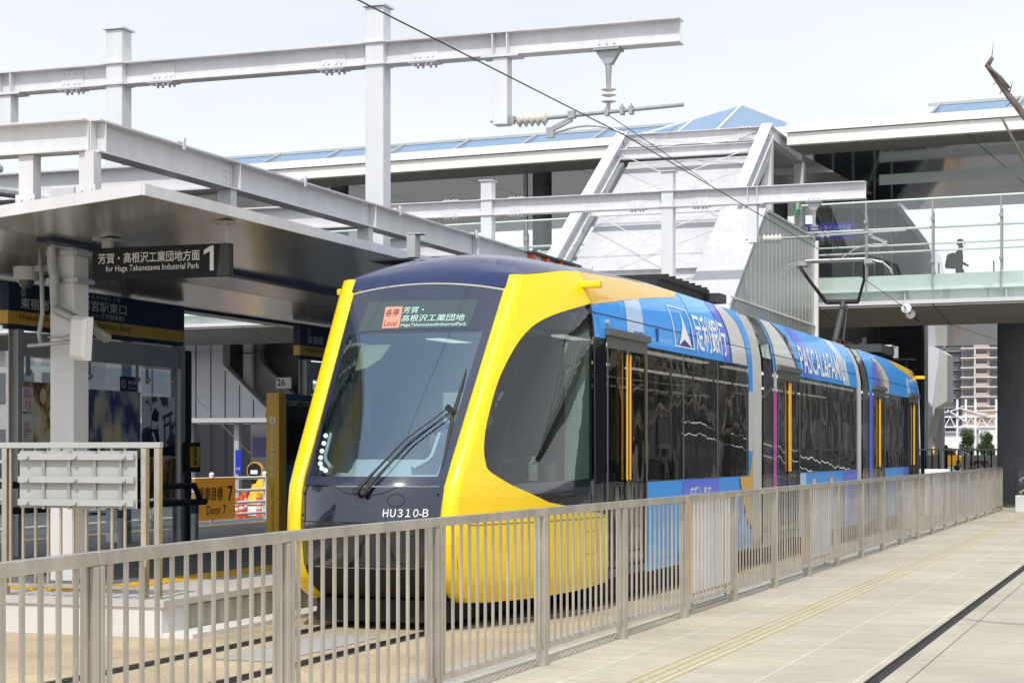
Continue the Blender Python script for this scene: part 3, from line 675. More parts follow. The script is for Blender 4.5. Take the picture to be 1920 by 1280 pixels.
b = MB(); b.tube([(XW+.003, 21.59, 2.40), (XW+.0045, 21.59, 2.40)], .042, 18); b.build('sign_disc_inner', M['signnavy'], t)
b = MB(); b.bar((XW+.006, 21.56, 2.43), (XW+.006, 21.62, 2.37), .002, .012, XP); b.build('sign_bar', M['letter'], t)
# small notices on the left post
yp = 19.18
for z0, z1, txt in ((1.98, 2.28, '車両内\n飲食禁止'), (1.50, 1.95, 'お願い\n自転車は\n降りて\nください'), (1.02, 1.46, None)):
    b = MB(); b.box((XW+.055, yp+.02, z0), (XW+.06, yp+.24, z1)); b.build('notice', M['boardwhite'] if txt else M['lgrey'], t)
    if txt: text(txt, (XW+.06, yp+.045, z1-.13 if txt[0] == '車' else z0+.08), YP, ZP, .11 if txt[0] == '車' else .28, M['letterred'], t, 0, .16)
b = MB()
for k in range(16):
    a0, a1 = 2*math.pi*k/16, 2*math.pi*(k+1)/16
    b.bar((XW+.063, yp+.13+.05*math.cos(a0), 2.06+.06*math.sin(a0)), (XW+.063, yp+.13+.05*math.cos(a1), 2.06+.06*math.sin(a1)), .004, .01, XP)
b.bar((XW+.063, yp+.095, 2.10), (XW+.063, yp+.165, 2.02), .004, .01, XP); b.build('ban_symbol', M['letterred'], t)
windbreak(26.9, 31.0, 'second glass windbreak farther along the platform, half hidden by the tram front', [(0, .85, 2.3, pm[2]), (1, .85, 2.3, pm[3]), (2, .85, 2.3, pm[0])], False)

# ---- leaning rails in front of the windbreak
def lean_rail(pts, z0, z1, label):
    (xa, ya), (xb, yb) = pts
    t = thing('leaning_rail', label, 'handrail', (xa, ya, PZ), 'leaning rails on the platform')
    b = MB(); b.tube([(xa, ya, z0), (xb, yb, z0)], .045, 14); b.build('lower_bar', M['black'], t, smooth='auto')
    d = Vector((xb-xa, yb-ya, 0)).normalized(); q = Vector((xb, yb, z0))-d*.12; p = Vector((xa, ya, z0))+d*.12
    b = MB(); b.tube([p, p+d*.18+Vector((0, 0, z1-z0)), q-d*.18+Vector((0, 0, z1-z0)), q], .042, 14); b.build('upper_bar', M['black'], t, smooth='auto')
    for f in (.12, .88):
        c = Vector((xa, ya, 0)).lerp(Vector((xb, yb, 0)), f)
        b = MB(); b.tube([(c.x, c.y, PZ), (c.x, c.y, z0-.16)], .055, 14); b.build('post', M['galv'], t, smooth='auto')
        b = MB(); b.tube([(c.x, c.y, z0-.16), (c.x, c.y, z0-.04)], .06, 14); b.build('post_cap', M['dark'], t, smooth='auto')
pa = onX(205, 940, -12.9); pb = onX(378, 940, -12.9)
lean_rail(((-12.9, pa.y), (-12.9, pb.y+.1)), .79, 1.02, 'black padded leaning rail beside the orange Door 7 board')
lean_rail(((-12.9, 17.6), (-12.9, 19.75)), .80, 1.10, 'black padded leaning rail at the left edge below the cycling poster')

# ---- fence at the end of the platform
t = thing('platform_end_fence', 'pale steel fence with bolted grey plates across the end of the platform', 'fence', (-10.5, 13.98, PZ))
yf = 14.02
b = MB(); b.box((-12.2, yf-.03, 1.525), (-8.26, yf+.03, 1.575)); b.build('top_rail', M['lgrey'], t, bevel=.005)
b = MB(); b.box((-12.2, yf-.02, .30), (-8.45, yf+.02, .33)); b.build('bottom_rail', M['inox'], t)
b = MB()
for k in range(28):
    x = -8.62-.13*k
    b.box((x-.012, yf-.01, .331), (x+.008, yf+.01, 1.523))
b.build('bars', M['inox'], t)
for x in (-8.29, -8.42, -9.84, -10.25, -11.6):
    b = MB(); b.box((x-.028, yf-.028, PZ), (x+.022, yf+.028, 1.523)); b.build('post', M['inox'], t)
b = MB(); b.box((-8.44, yf-.075, -.02), (-8.39, yf-.04, .50)); b.box((-8.48, yf-.06, .12), (-8.35, yf-.04, .18)); b.build('foot_bracket', M['galv'], t)
b = MB(); b.box((-9.66, yf-.055, 1.0), (-8.47, yf-.047, 1.50)); b.build('plate', M['lgrey'], t)
b = MB()
for k in range(4): b.box((-9.42+k*.26, yf-.075, .99), (-9.39+k*.26, yf-.056, 1.50))
b.build('plate_rib', M['galv'], t)
for z in (1.05, 1.25, 1.45):
    b = MB(); b.box((-9.65, yf-.10, z-.028), (-8.48, yf-.078, z+.028))
    for x in (-9.55, -9.06, -8.57): b.tube([(x, yf-.1, z), (x, yf-.125, z)], .02, 8)
    b.build('clamp_bar', M['lgrey'], t)

# ---- Door 7 board, back fence, totem
t = thing('pipe_fence', 'white pipe fence along the far edge of the platform behind the Door 7 board', 'fence', (-16.3, 30, PZ))
b = MB()
for z in (.34, .55, .77, 1.0): b.tube([(-16.3, 17, z), (-16.3, 46, z)], .028, 10)
b.build('pipe_rails', M['boardwhite'], t)
for k in range(15):
    b = MB(); b.tube([(-16.3, 17.1+k*2.05, PZ-.2), (-16.3, 17.1+k*2.05, 1.06)], .038, 10); b.ball((-16.3, 17.1+k*2.05, 1.07), .05, 10); b.build('post', M['boardwhite'], t)
t = thing('door_board', 'orange board reading Door 7 hung on the white pipe fence', 'sign', (-16.26, 29, .3))
pa = onX(365, 893, -16.26); pb = onX(441, 893, -16.26)
b = MB(); b.box((-16.275, pa.y, .27), (-16.26, pb.y, 1.02)); b.build('board', M['orange'], t)
wd = pb.y-pa.y
text('乗車目標', (-16.26, pa.y+.12, .62), YP, ZP, .24, M['letterdark'], t, .008, wd*.60)
text('7', (-16.26, pa.y+wd*.80, .60), YP, ZP, .27, M['letterdark'], t, .01, wd*.14)
text('Door 7', (-16.26, pa.y+wd*.28, .37), YP, ZP, .16, M['letterdark'], t, .0, wd*.48)
t = thing('information_totem', 'ochre and black information pillar with a touch screen on the platform', 'totem', (-13.3, 26.2, PZ))
xa, xb = -13.32, -13.10; ya = 25.75; zt2 = 2.40
b = MB(); b.box((xa, ya, PZ), (xb, ya+.16, zt2)); b.build('casing', M['signyellow'], t, bevel=.006)
b = MB(); b.box((xa, ya+.165, PZ), (xb, ya+.25, zt2)); b.build('casing', M['signyellow'], t, bevel=.006)
b = MB(); b.box((xa+.01, ya+.255, PZ), (xb-.01, ya+1.55, zt2-.01)); b.build('screen_casing', M['black_gloss'], t)
b = MB(); b.tube([(xa+.11, ya-.001, 1.98), (xa+.11, ya-.006, 1.98)], .062, 20); b.build('info_disc', M['letter'], t)
text('i', (xa+.11, ya-.006, 1.945), XP, ZP, .075, M['signyellow'], t, .02, .016, 'CENTER')
text('I\nN\nF\nO\nR\nM\nA\nT\nI\nO\nN', (xa+.11, ya, 1.12), XP, ZP, .80, M['letter'], t, .035, .07, 'CENTER', line=1.2)
text('COLLEO  TOUCH  UTSUNOMIYA', (xa+.09, ya, 1.0), (0, 0, -1), XP, .045, M['letterdark'], t, .0, .92)
text('COLLEO', (xb-.01, ya+.33, 2.21), YP, ZP, .075, M['letter'], t, 0, .32)
text('TOUCH', (xb-.01, ya+.78, 2.21), YP, ZP, .075, M['signyellow'], t, 0, .28)
b = MB(); b.tube([(xb-.008, ya+1.2, 2.25), (xb-.004, ya+1.2, 2.25)], .06, 16); b.build('touch_symbol', M['signyellow'], t)
t = thing('ticket_post', 'dark post with ochre ticket plate standing at the end of the windbreak', 'ticket post', (-13.1, 23.5, PZ))
pa = onX(357, 832, -13.1)
b = MB(); b.box((-13.2, pa.y-.03, 1.2), (-13.1, pa.y+.28, 1.62)); b.build('casing', M['signblack'], t); b = MB(); b.tube([(-13.16, pa.y-.01, PZ), (-13.16, pa.y-.01, 1.199)], .03); b.build('post', M['signblack'], t)
b = MB(); b.box((-13.099, pa.y-.01, 1.27), (-13.096, pa.y+.26, 1.56)); b.build('plate', M['signyellow'], t)
text('整\n理\n券', (-13.096, pa.y+.13, 1.29), YP, ZP, .26, M['letterdark'], t, .02, .10, 'CENTER')
# ================================================================ THE TRAM
XC, YM = -6.755, 59.4
YC = [(.08, 15.75), (.14, 15.47), (.2, 15.32), (.3, 15.18), (.45, 15.08), (.8, 15.02), (1.19, 15.1), (2.0, 15.67), (3.165, 16.49), (3.4, 16.7)]
WC = [(.1, .64), (.3, .66), (1.19, .70), (2., .74), (3.165, .80), (3.4, .8)]
W0 = [(.1, 1.29), (.22, 1.315), (.35, 1.325), (2.5, 1.325), (2.65, 1.322), (2.8, 1.31), (2.95, 1.286), (3.05, 1.26), (3.15, 1.222), (3.25, 1.175), (3.33, 1.125), (3.42, 1.06)]
BZ = [(.1, .10), (.2, .12), (.5, .25), (.9, .28), (1.2, .26), (2., .2), (3.1, .10)]
ZE = [(16.388, 3.02), (16.49, 3.165), (17.0, 3.235), (17.5, 3.275), (19.4, 3.36), (21., 3.40)]
CR = [(16.388, .08), (16.49, .035), (16.7, .12), (17.1, .18), (17.6, .21), (18.5, .20)]
def smooth_tab(T, x): return (lerp(T, x-.06)+lerp(T, x)+lerp(T, x+.06))/3
def Wd(Y, z):
    yc = smooth_tab(YC, z); w0 = lerp(W0, z); r = min(1, max(0, (17.8-Y)/(17.8-yc)))
    return w0-(w0-lerp(WC, z)-.10)*r*r
def ze(Y): return lerp(ZE, Y)
IDT = lambda p: Vector(p)
ROT = lambda p: Vector((2*XC-p[0], YM-p[1], p[2]))
def cut(bm, us, vs):
    bmesh.ops.triangulate(bm, faces=bm.faces)
    for ax, vals in ((0, us), (1, vs)):
        for v in vals:
            co = [0, 0, 0]; no = [0, 0, 0]; co[ax] = v; no[ax] = 1
            bmesh.ops.bisect_plane(bm, geom=bm.verts[:]+bm.edges[:]+bm.faces[:], plane_co=co, plane_no=no, dist=1e-5)
    bmesh.ops.remove_doubles(bm, verts=bm.verts, dist=1e-4)
def frange(a, b, s):
    r = []; x = a
    while x < b-1e-6: r.append(x); x += s
    return r
def flat(polys):
    bm = bmesh.new()
    for p in polys: bm.faces.new([bm.verts.new((a, b, 0)) for a, b in p])
    return bm
ZCUT = [.22, .35, 2.5, 2.65, 2.8, 2.95, 3.05, 3.15, 3.25, 3.33]
def orient(mb, sg, T):
    bm = mb.bm; bm.normal_update()
    d = Vector((sg if T is IDT else -sg, 0, 0)); tot = sum(f.normal.dot(d)*f.calc_area() for f in bm.faces)
    if tot < 0: bmesh.ops.reverse_faces(bm, faces=bm.faces)
def sidemesh(bms, sg, off, T):
    mb = MB()
    for bm in (bms if isinstance(bms, list) else [bms]):
        ys = [v.co.x for v in bm.verts]
        us = [y for y in frange(14.9, 18.3, .1)+frange(18.5, 46, .5) if min(ys) < y < max(ys)]
        zs = [v.co.y for v in bm.verts]; vv = [z for z in ZCUT+(frange(.3, 3.4, .1) if min(ys) < 18 else []) if min(zs) < z < max(zs)]
        cut(bm, us, sorted(set(vv)))
        for v in bm.verts:
            Y, z = v.co.x, v.co.y; v.co = T((XC+sg*(Wd(Y, z)+off), Y, z))
        mb.merge(bm)
    orient(mb, sg, T); return mb
def side(name, polys, sg, off, m, parent, T, smooth=True):
    return sidemesh(flat(polys), sg, off, T).build(name, m, parent, smooth=smooth, fix=False)
def rect(y0, y1, z0, z1): return [(y0, z0), (y1, z0), (y1, z1), (y0, z1)]
def topband(y0, y1, z0):
    return [(y0, z0), (y1, z0), (y1, ze(y1))]+[(y, ze(y)) for y in sorted(frange(16.5, 25, .25), reverse=True) if y0 < y < y1]+[(y0, ze(y0))]
def fp(a, z, off=0.): return Vector((XC+a*lerp(WC, z), smooth_tab(YC, z)-lerp(BZ, z)*(1-a*a)-off, z))
def frontmesh(bm, off, T):
    A = [v.co.x for v in bm.verts]; Z = [v.co.y for v in bm.verts]
    cut(bm, [x for x in frange(-1, 1.01, .08) if min(A) < x < max(A)], [x for x in frange(.1, 3.2, .08) if min(Z) < x < max(Z)])
    for v in bm.verts: v.co = T(fp(v.co.x, v.co.y, off))
    mb = MB(); mb.merge(bm); bm = mb.bm; bm.normal_update()
    d = Vector((0, -1 if T is IDT else 1, 0))
    if sum(f.normal.dot(d)*f.calc_area() for f in bm.faces) < 0: bmesh.ops.reverse_faces(bm, faces=bm.faces)
    return mb
def front(name, polys, off, m, parent, T): return frontmesh(flat(polys), off, T).build(name, m, parent, smooth=True, fix=False)
def ctrl(pts, n=5):
    P = [Vector((a, b, 0)) for a, b in pts]; r = []
    for i in range(len(P)-1):
        p0, p1, p2, p3 = P[max(i-1, 0)], P[i], P[i+1], P[min(i+2, len(P)-1)]
        for k in range(n):
            t = k/n; q = .5*((2*p1)+(p2-p0)*t+(2*p0-5*p1+4*p2-p3)*t*t+(3*p1-p0-3*p2+p3)*t**3); r.append((q.x, q.y))
    return r+[pts[-1]]
tram = thing('tram', 'yellow fronted three section tram wrapped in blue advertising film, standing at the platform', 'tram', (XC, 29.7, -.1))
WIN = ctrl([(17.49, 2.96), (16.76, 2.80), (16.32, 2.60), (15.91, 2.21), (15.63, 1.81), (15.51, 1.57), (15.48, 1.40), (15.53, 1.31), (15.80, 1.19)])
def doorpart(y0, y1, sg, T):
    zt = 2.66
    d = side('door', [rect(y0, y0+.05, .21, zt), rect(y1-.05, y1, .21, zt), rect(y0+.05, y1-.05, zt-.12, zt), rect((y0+y1)/2-.045, (y0+y1)/2+.045, .21, zt-.12), rect(y0+.05, (y0+y1)/2-.045, .21, .30), rect((y0+y1)/2+.045, y1-.05, .21, .30)], sg, .012, M['doorgrey'], tram, T, False)
    for a, c in ((y0+.05, (y0+y1)/2-.045), ((y0+y1)/2+.045, y1-.05)):
        side('door_glass', [rect(a, c, .30, zt-.12)], sg, -.004, M['wglass'], d, T)
        side('door_lower_panel', [rect(a+.01, c-.01, .31, .95)], sg, -.03, M['void'], d, T)
    b = MB(T)
    for y in ((y0+y1)/2-.075, (y0+y1)/2+.05): b.tube([(XC+sg*1.344, y+.012, 1.2), (XC+sg*1.344, y+.012, 2.5)], .011, 8)
    b.build('door_handle', M['poleyellow'], d)
    b = MB(T); x0, x1 = sorted((XC+sg*1.30, XC+sg*1.375)); b.box((x0, y0-.02, zt+.004), (x1, y1+.02, zt+.075)); b.build('door_header', M['doorgrey'], d)
    return d
def windows(ys, sg, T, z0=1.165, z1=2.63):
    for a, c in zip(ys, ys[1:]): side('window', [rect(a+.015, c-.015, z0, z1)], sg, -.008, M['wglass'], tram, T)
    side('window_frame', [rect(y-.03, y+.03, z0, z1) for y in ys[1:-1]]+[rect(ys[0]-.02, ys[0]+.03, z0, z1), rect(ys[-1]-.03, ys[-1]+.015, z0, z1)], sg, -.006, M['doorgrey'], tram, T)
def graphics(lst, sg, T):
    for p, m in lst: side('graphic_panel', [p], sg, .004, M[m], tram, T)
def lining(y0, y1, T):
    b = MB(T)
    for sg in (1, -1):
        for z0, z1 in ((.3, 1.15), (2.64, 2.9)):
            x0, x1 = sorted((XC+sg*1.24, XC+sg*1.22)); b.box((x0, y0, z0), (x1, y1, z1))
    b.build('interior_lining', M['inter'], tram)
    MB(T).box((XC-1.2, y0, .24), (XC+1.2, y1, .28)).build('floor', M['dark'], tram)
    MB(T).box((XC-1.2, y0, 2.7), (XC+1.2, y1, 2.74)).build('ceiling', M['ceil'], tram)
    for sx in (-.7, .7): b = MB(T); b.box((XC+sx-.05, y0+.2, 2.68), (XC+sx+.07, y1-.2, 2.695)); b.build('interior_lamp', M['striplight'], tram)
    b = MB(T); b.box((XC-1.16, y0, -.02), (XC+1.16, y1, .235)); b.build('underframe', M['void'], tram)
def seats(ys, T):
    for y in ys:
        for sx in (-.85, .85):
            b = MB(T); b.box((XC+sx-.24, y, .62), (XC+sx+.24, y+.42, .72)); b.box((XC+sx-.24, y+.42, .62), (XC+sx+.24, y+.52, 1.36)); b.box((XC+sx-.15, y+.1, .28), (XC+sx+.15, y+.4, .615)); b.build('seat', M['seat'], tram, bevel=.02)
            b = MB(T); b.tube([(XC+sx*.72, y+.47, .3), (XC+sx*.72, y+.47, 2.7)], .017, 8); b.build('grab_pole', M['poleyellow'], tram)
def roofmesh(ya, yb, T):
    rows = []
    ys = ([16.388, 16.43] if ya < 16.4 else [])+frange(16.49 if ya < 16.4 else ya, min(yb, 18.6), .1)+[y for y in (19.4, 20.2, 21.) if ya < y < yb]+[yb]
    for Y in ys:
        row = []
        for k in range(21):
            a = -1+k*.1; we = Wd(Y, ze(Y)); q = 1-a*a
            row.append(T((XC+a*we, Y-.05*q, ze(Y)+lerp(CR, Y)*q)))
        rows.append(row)
    mb = MB(); mb.grid(rows); bm = mb.bm; bm.normal_update()
    if sum(f.normal.z for f in bm.faces) < 0: bmesh.ops.reverse_faces(bm, faces=bm.faces)
    return mb
def cab(T, near):
    # front lip: a raised yellow frame round the black mask
    zs = [.14, .17, .2, .26, .32, .38, .6, .8, 1., 1.19, 1.4, 1.6, 1.8, 2., 2.2, 2.4, 2.6, 2.8, 3., 3.165]
    for sg in (1, -1):
        rows = []
        for z in zs:
            w = lerp(WC, z); y = smooth_tab(YC, z)
            rows.append([T((XC+sg*x, yy, z)) for x, yy in ((w-.03, y+.01), (w-.005, y-.02), (w+.03, y-.035), (w+.075, y-.03), (w+.11, y-.01), (Wd(y+.02, z)+.03, y+.02))])
        mb = MB().grid(rows); orient(mb, sg, T); bmA = mb.bm
        poly = [(smooth_tab(YC, z)+.02, z) for z in zs]+[(16.8, 3.205), (17.03, 3.24), (17.25, 3.258), (17.47, 3.273)]+WIN+[(16.41, 1.02), (17.85, .85), (17.86, .19), (17., .15), (16.24, .13), (15.7, .13)]
        m2 = sidemesh(flat([poly]), sg, .03, T)
        me = bpy.data.meshes.new('tmp'); bmA.to_mesh(me); bmA.free(); m2.bm.from_mesh(me); bpy.data.meshes.remove(me)
        bmesh.ops.remove_doubles(m2.bm, verts=m2.bm.verts, dist=.004)
        m2.build('yellow_mask', M['yellow'], tram, smooth=True, fix=False)
        side('cab_side_window', [WIN+[(16.14, 1.205), (17.49, 1.23)]], sg, -.002, M['cglass'], tram, T)
        side('cab_window_surround', [[(15.80, 1.19), (16.14, 1.205), (17.49, 1.23), (17.49, .885), (16.41, 1.02)], rect(17.49, 17.86, .84, 2.63), rect(17.86, 17.9, .2, 2.63)], sg, -.004, M['black_gloss'], tram, T)
        side('mask_seam', [rect(15.2, 17.84, .842, .849), rect(17.15, 17.155, .50, .72), rect(17.5, 17.505, .50, .72), rect(17.155, 17.5, .50, .504), rect(17.155, 17.5, .716, .72), rect(16.35, 16.355, .14, .842)], sg, .0335, M['black'], tram, T)
        side('cab_pillar_seal', [rect(17.475, 17.505, .9, 3.26)], sg, .012, M['black'], tram, T)
        b = MB(T); x = XC+sg*1.12
        b.box((min(x, x+sg*.30), 17.36, 3.10), (max(x, x+sg*.30), 17.46, 3.17)); b.build('mirror_camera', M['yellow'], tram, bevel=.02)
        # headlamp behind the glass
        hl = MB(T); pts = [(-.90, 1.69), (-.74, 1.69), (-.74, 1.45), (-.52, 1.36), (-.56, 1.29), (-.84, 1.29)]
        hl.face([fp(a*-sg, z, -.06) for a, z in pts]); h = hl.build('headlight', M['dark'], tram)
        for a, z in () if sg > 0 else ((-.83, 1.64), (-.825, 1.57), (-.82, 1.50), (-.81, 1.44), (-.785, 1.385), (-.73, 1.345), (-.65, 1.325)):
            c = fp(a*-sg, z, -.045); l = MB(T); l.ball(c, .021, 10); l.build('lamp', M['lamp'] if sg < 0 else M['boardwhite'], h, smooth=True)
        hl = MB(T); hl.tube([fp(a*-sg, z, -.04) for a, z in ((-.74, 1.66), (-.73, 1.46), (-.70, 1.42), (-.56, 1.35))], .016, 8); hl.build('light_guide', M['boardwhite'], h)
    zt = lambda a: 3.10-.08*a*a
    def hw(z): return .885
    front('windscreen', [[(-.885, 1.275), (.885, 1.275), (.885, 2.60), (-.885, 2.60)]], 0., M['screen'], tram, T)
    e = [(a, zt(a)) for a in [1-k*.1 for k in range(21)]]
    front('windscreen_surround', [[(-1.02, 2.60), (1.02, 2.60)]+e, [(-1.02, 1.195), (1.02, 1.195), (1.02, 1.275), (-1.02, 1.275)], [(-1.02, 1.275), (-.885, 1.275), (-.885, 2.60), (-1.02, 2.60)], [(.885, 1.275), (1.02, 1.275), (1.02, 2.60), (.885, 2.60)]], 0., M['frit'], tram, T)
    front('roof_seal', [[(a, zt(a)-.016) for a in [-1+k*.1 for k in range(21)]]+[(a, zt(a)+.006) for a in [1-k*.1 for k in range(21)]]], .004, M['bellows'], tram, T)
    ds = front('destination_display', [[(-.745, 2.63), (.714, 2.645), (.724, 2.92), (-.705, 2.925)]], .004, mat('display_glass', (.035, .06, .07), .12, coat=.6, var=0), tram, T)
    def ftext(body, a0, z0, h, wd, m, bold=0., parent=ds, off=.008, n='lettering', space=1.):
        bm = text_bm(body, h, bold, wd, space=space)
        for v in bm.verts: v.co = Vector((a0+v.co.x, z0+v.co.y, 0))
        frontmesh(bm, off, T).build(n, m, parent, fix=False)
    front('service_tile', [[(-.40, 2.655), (-.165, 2.655), (-.205, 2.868), (-.44, 2.868)]], .006, M['ledorange'], ds, T)
    ftext('各停', -.41, 2.77, .075, .18, M['signblack'], .004); ftext('Local', -.385, 2.675, .055, .17, M['signblack'])
    ftext('芳賀・', -.18, 2.795, .066, .27, M['ledtext']); ftext('高根沢工業団地', -.165, 2.712, .068, .79, M['ledtext']); ftext('HagaTakanezawaIndustrialPark', -.15, 2.655, .042, .82, M['ledtext'])
    bn = front('bonnet', [[(-1.02, .878), (1.02, .878), (1.02, 1.185), (-1.02, 1.185)]], 0., M['bonnet'], tram, T)
    front('bumper', [[(-1.02, .478), (1.02, .478), (1.02, .868), (-1.02, .868)]], 0., M['black_gloss'], tram, T)
    front('bumper_trim', [[(-.78, .468), (.70, .468), (.70, .477), (-.78, .477)]], .006, M['galv'], tram, T)
    front('coupler_cover', [[(-.98, .17), (.98, .17), (.98, .467), (-.98, .467)]], -.008, M['void'], tram, T)
    b = MB(T)
    for a0, z0, a1, z1 in ((.39, .84, .56, .76), ):
        b.face([fp(a0+.35, z0, .006), fp(a1+.38, z0, .006), fp(a1+.38, z1, .006), fp(a0+.35, z1, .006)])
    b.build('tow_hatch', M['void'], tram)
    ftext('ＨＵ３１０-Ｂ', .335, .925, .07, .52, M['letter'], .006, bn, .005, space=.66)
    b = MB(T); n = 20; b.tube([fp(.47+.10*math.cos(2*math.pi*k/n), 1.07+.055*math.sin(2*math.pi*k/n), .001) for k in range(n+1)], .0035, 6, False); b.build('charging_cap', M['void'], bn)
    b = MB(T)
    for a in (-.93, .93): b.ball(fp(a, 1.12, .002), .012, 8); b.ball(fp(a, .93, .002), .010, 8)
    b.tube([fp(-.36, 1.18, .002), fp(-.20, 1.13, .002), fp(-.05, 1.115, .002)], .004, 6); b.tube([fp(.16, 1.115, .002), fp(.3, 1.13, .002), fp(.46, 1.18, .002)], .004, 6); b.build('panel_bolts', M['void'], bn)
    # wiper
    wp = MB(T); o = .05
    wp.tube([fp(-.01, 1.15, .03), fp(-.01, 1.15, .08)], .03, 12); wp.tube([fp(.09, 1.14, .03), fp(.09, 1.14, .08)], .03, 12)
    wp.tube([fp(-.03, 1.13, .07), fp(.18, 1.33, .07), fp(.42, 1.60, .07), fp(.80, 1.885, .07)], [.022, .012, .007, .006], 8)
    wp.tube([fp(.07, 1.12, .07), fp(.27, 1.33, .07), fp(.50, 1.60, .07), fp(.86, 1.86, .07)], [.022, .012, .007, .006], 8)
    wp.tube([fp(.27, 1.43, .07), fp(.34, 1.40, .07)], .007, 6)
    wp.bar(fp(.78, 1.90, .08), fp(.88, 1.84, .08), .03, .05); w_ = wp.build('wiper', M['black'], tram)
    wp = MB(T); wp.tube([fp(.915, 1.38, .03), fp(.885, 1.62, .035), fp(.865, 1.85, .04), fp(.86, 2.05, .035), fp(.845, 2.25, .03)], [.006, .014, .02, .015, .004], 8); wp.build('wiper_blade', M['black'], w_)
    # roof dome
    roofmesh(16.388, 19.9, T).build('roof_dome', M['navy'], tram, smooth=True, fix=False)
    # cab interior
    b = MB(T); b.prism([(XC-.66, 15.55, .9), (XC-.66, 15.55, 1.22), (XC-.62, 15.95, 1.42), (XC-.62, 16.25, 1.42), (XC-.62, 16.3, .9)], (1.28, 0, 0)); b.build('dashboard', M['boardwhite'], tram, bevel=.02)
    b = MB(T); b.box((XC-.35, 16.0, 1.425), (XC+.1, 16.2, 1.50)); b.box((XC-.62, 15.7, 1.28), (XC-.52, 15.8, 1.7)); b.tube([(XC-.55, 15.9, 1.4), (XC-.55, 15.85, 1.58), (XC-.45, 15.9, 1.6), (XC-.45, 15.95, 1.42)], .015, 8); b.build('console', M['dark'], tram)
    b = MB(T); b.box((XC-1.2, 17.6, .3), (XC-.35, 17.66, 2.6)); b.box((XC+.42, 17.6, .3), (XC+.98, 17.66, 2.6)); b.build('cab_partition', M['dark'], tram); b = MB(T); b.box((XC+.985, 17.58, .3), (XC+1.24, 17.66, 2.6)); b.build('cab_door_frame', M['girder'], tram)
    b = MB(T); b.box((XC-.34, 17.62, 2.1), (XC+.41, 17.66, 2.6)); b.box((XC-.7, 17.3, .3), (XC-.4, 17.55, 2.2)); b.box((XC+.2, 16.9, 1.2), (XC+.3, 17.4, 2.0)); b.build('cab_equipment', M['dark'], tram)
    b = MB(T); b.box((XC-.25, 16.65, .75), (XC+.25, 17.1, .87)); b.box((XC-.23, 17.05, .87), (XC+.23, 17.17, 1.55)); b.box((XC-.12, 17.06, 1.58), (XC+.12, 17.15, 1.78)); b.build('driver_seat', M['seat'], tram, bevel=.03)
    b = MB(T); b.prism([fp(-.72, 2.5, -.12), fp(-.40, 2.5, -.12), fp(-.28, 2.5, -.12), fp(-.36, 2.36, -.12), fp(-.52, 2.28, -.12), fp(-.70, 2.25, -.12)], (0, .01, 0)); b.build('sun_visor', mat('visor_film', (.45, .42, .22), .6, var=0), tram)
    b = MB(T); b.prism([(XC-.6, 15.7, .24), (XC+.6, 15.7, .24), (XC+.98, 16.9, .24), (XC+1.1, 17.8, .24), (XC-1.1, 17.8, .24), (XC-.98, 16.9, .24)], (0, 0, .06)); b.build('cab_floor', M['dark'], tram)
    b = MB(T); b.box((XC-.78, 16.35, 2.66), (XC+.78, 17.7, 2.7)); b.build('cab_ceiling', M['ceil'], tram)
    b = MB(T); b.tube([(XC+.80, 16.15, 1.3), (XC+.86, 16.35, 1.9), (XC+.90, 16.5, 2.6)], .025, 8); b.tube([(XC+.78, 15.98, 1.75), (XC+.76, 15.95, 1.95), (XC+.72, 15.9, 1.97)], .008, 6); b.build('cab_handrail', M['dark'], tram)
    b = MB(T); b.tube([(XC+.76, 15.95, 1.78), (XC+.75, 15.93, 1.78)], .09, 16); b.build('inside_mirror', M['galv'], tram)
    b = MB(T); b.box((XC-.62, 15.25, -.03), (XC+.62, 17.9, .17)); b.build('nose_underframe', M['void'], tram)
    # bogie
    b = MB(T)
    for y in (18.3, 20.1):
        for sx in (-.5335, .5335): b.tube([(XC+sx-.06, y, .21), (XC+sx+.06, y, .21)], .30, 24)
        b.tube([(XC-.5, y, .21), (XC+.5, y, .21)], .06)
    b.box((XC-.8, 17.9, .05), (XC-.66, 20.5, .2)); b.box((XC+.66, 17.9, .05), (XC+.8, 20.5, .2)); b.build('bogie', M['void'], tram)
    # roof antenna
    b = MB(T); b.box((XC-1.30, 17.9, 3.50), (XC-.85, 18.3, 3.52)); b.box((XC-1.12, 18.05, 3.25), (XC-1.08, 18.12, 3.5)); b.build('antenna_plate', M['black'], tram)
    b = MB(T); b.box((XC-.93, 18.05, 3.54), (XC-.83, 18.2, 3.78)); b.box((XC-.93, 18.05, 3.785), (XC-.76, 18.2, 3.80)); b.build('antenna_post', M['lgrey'], tram, bevel=.01)

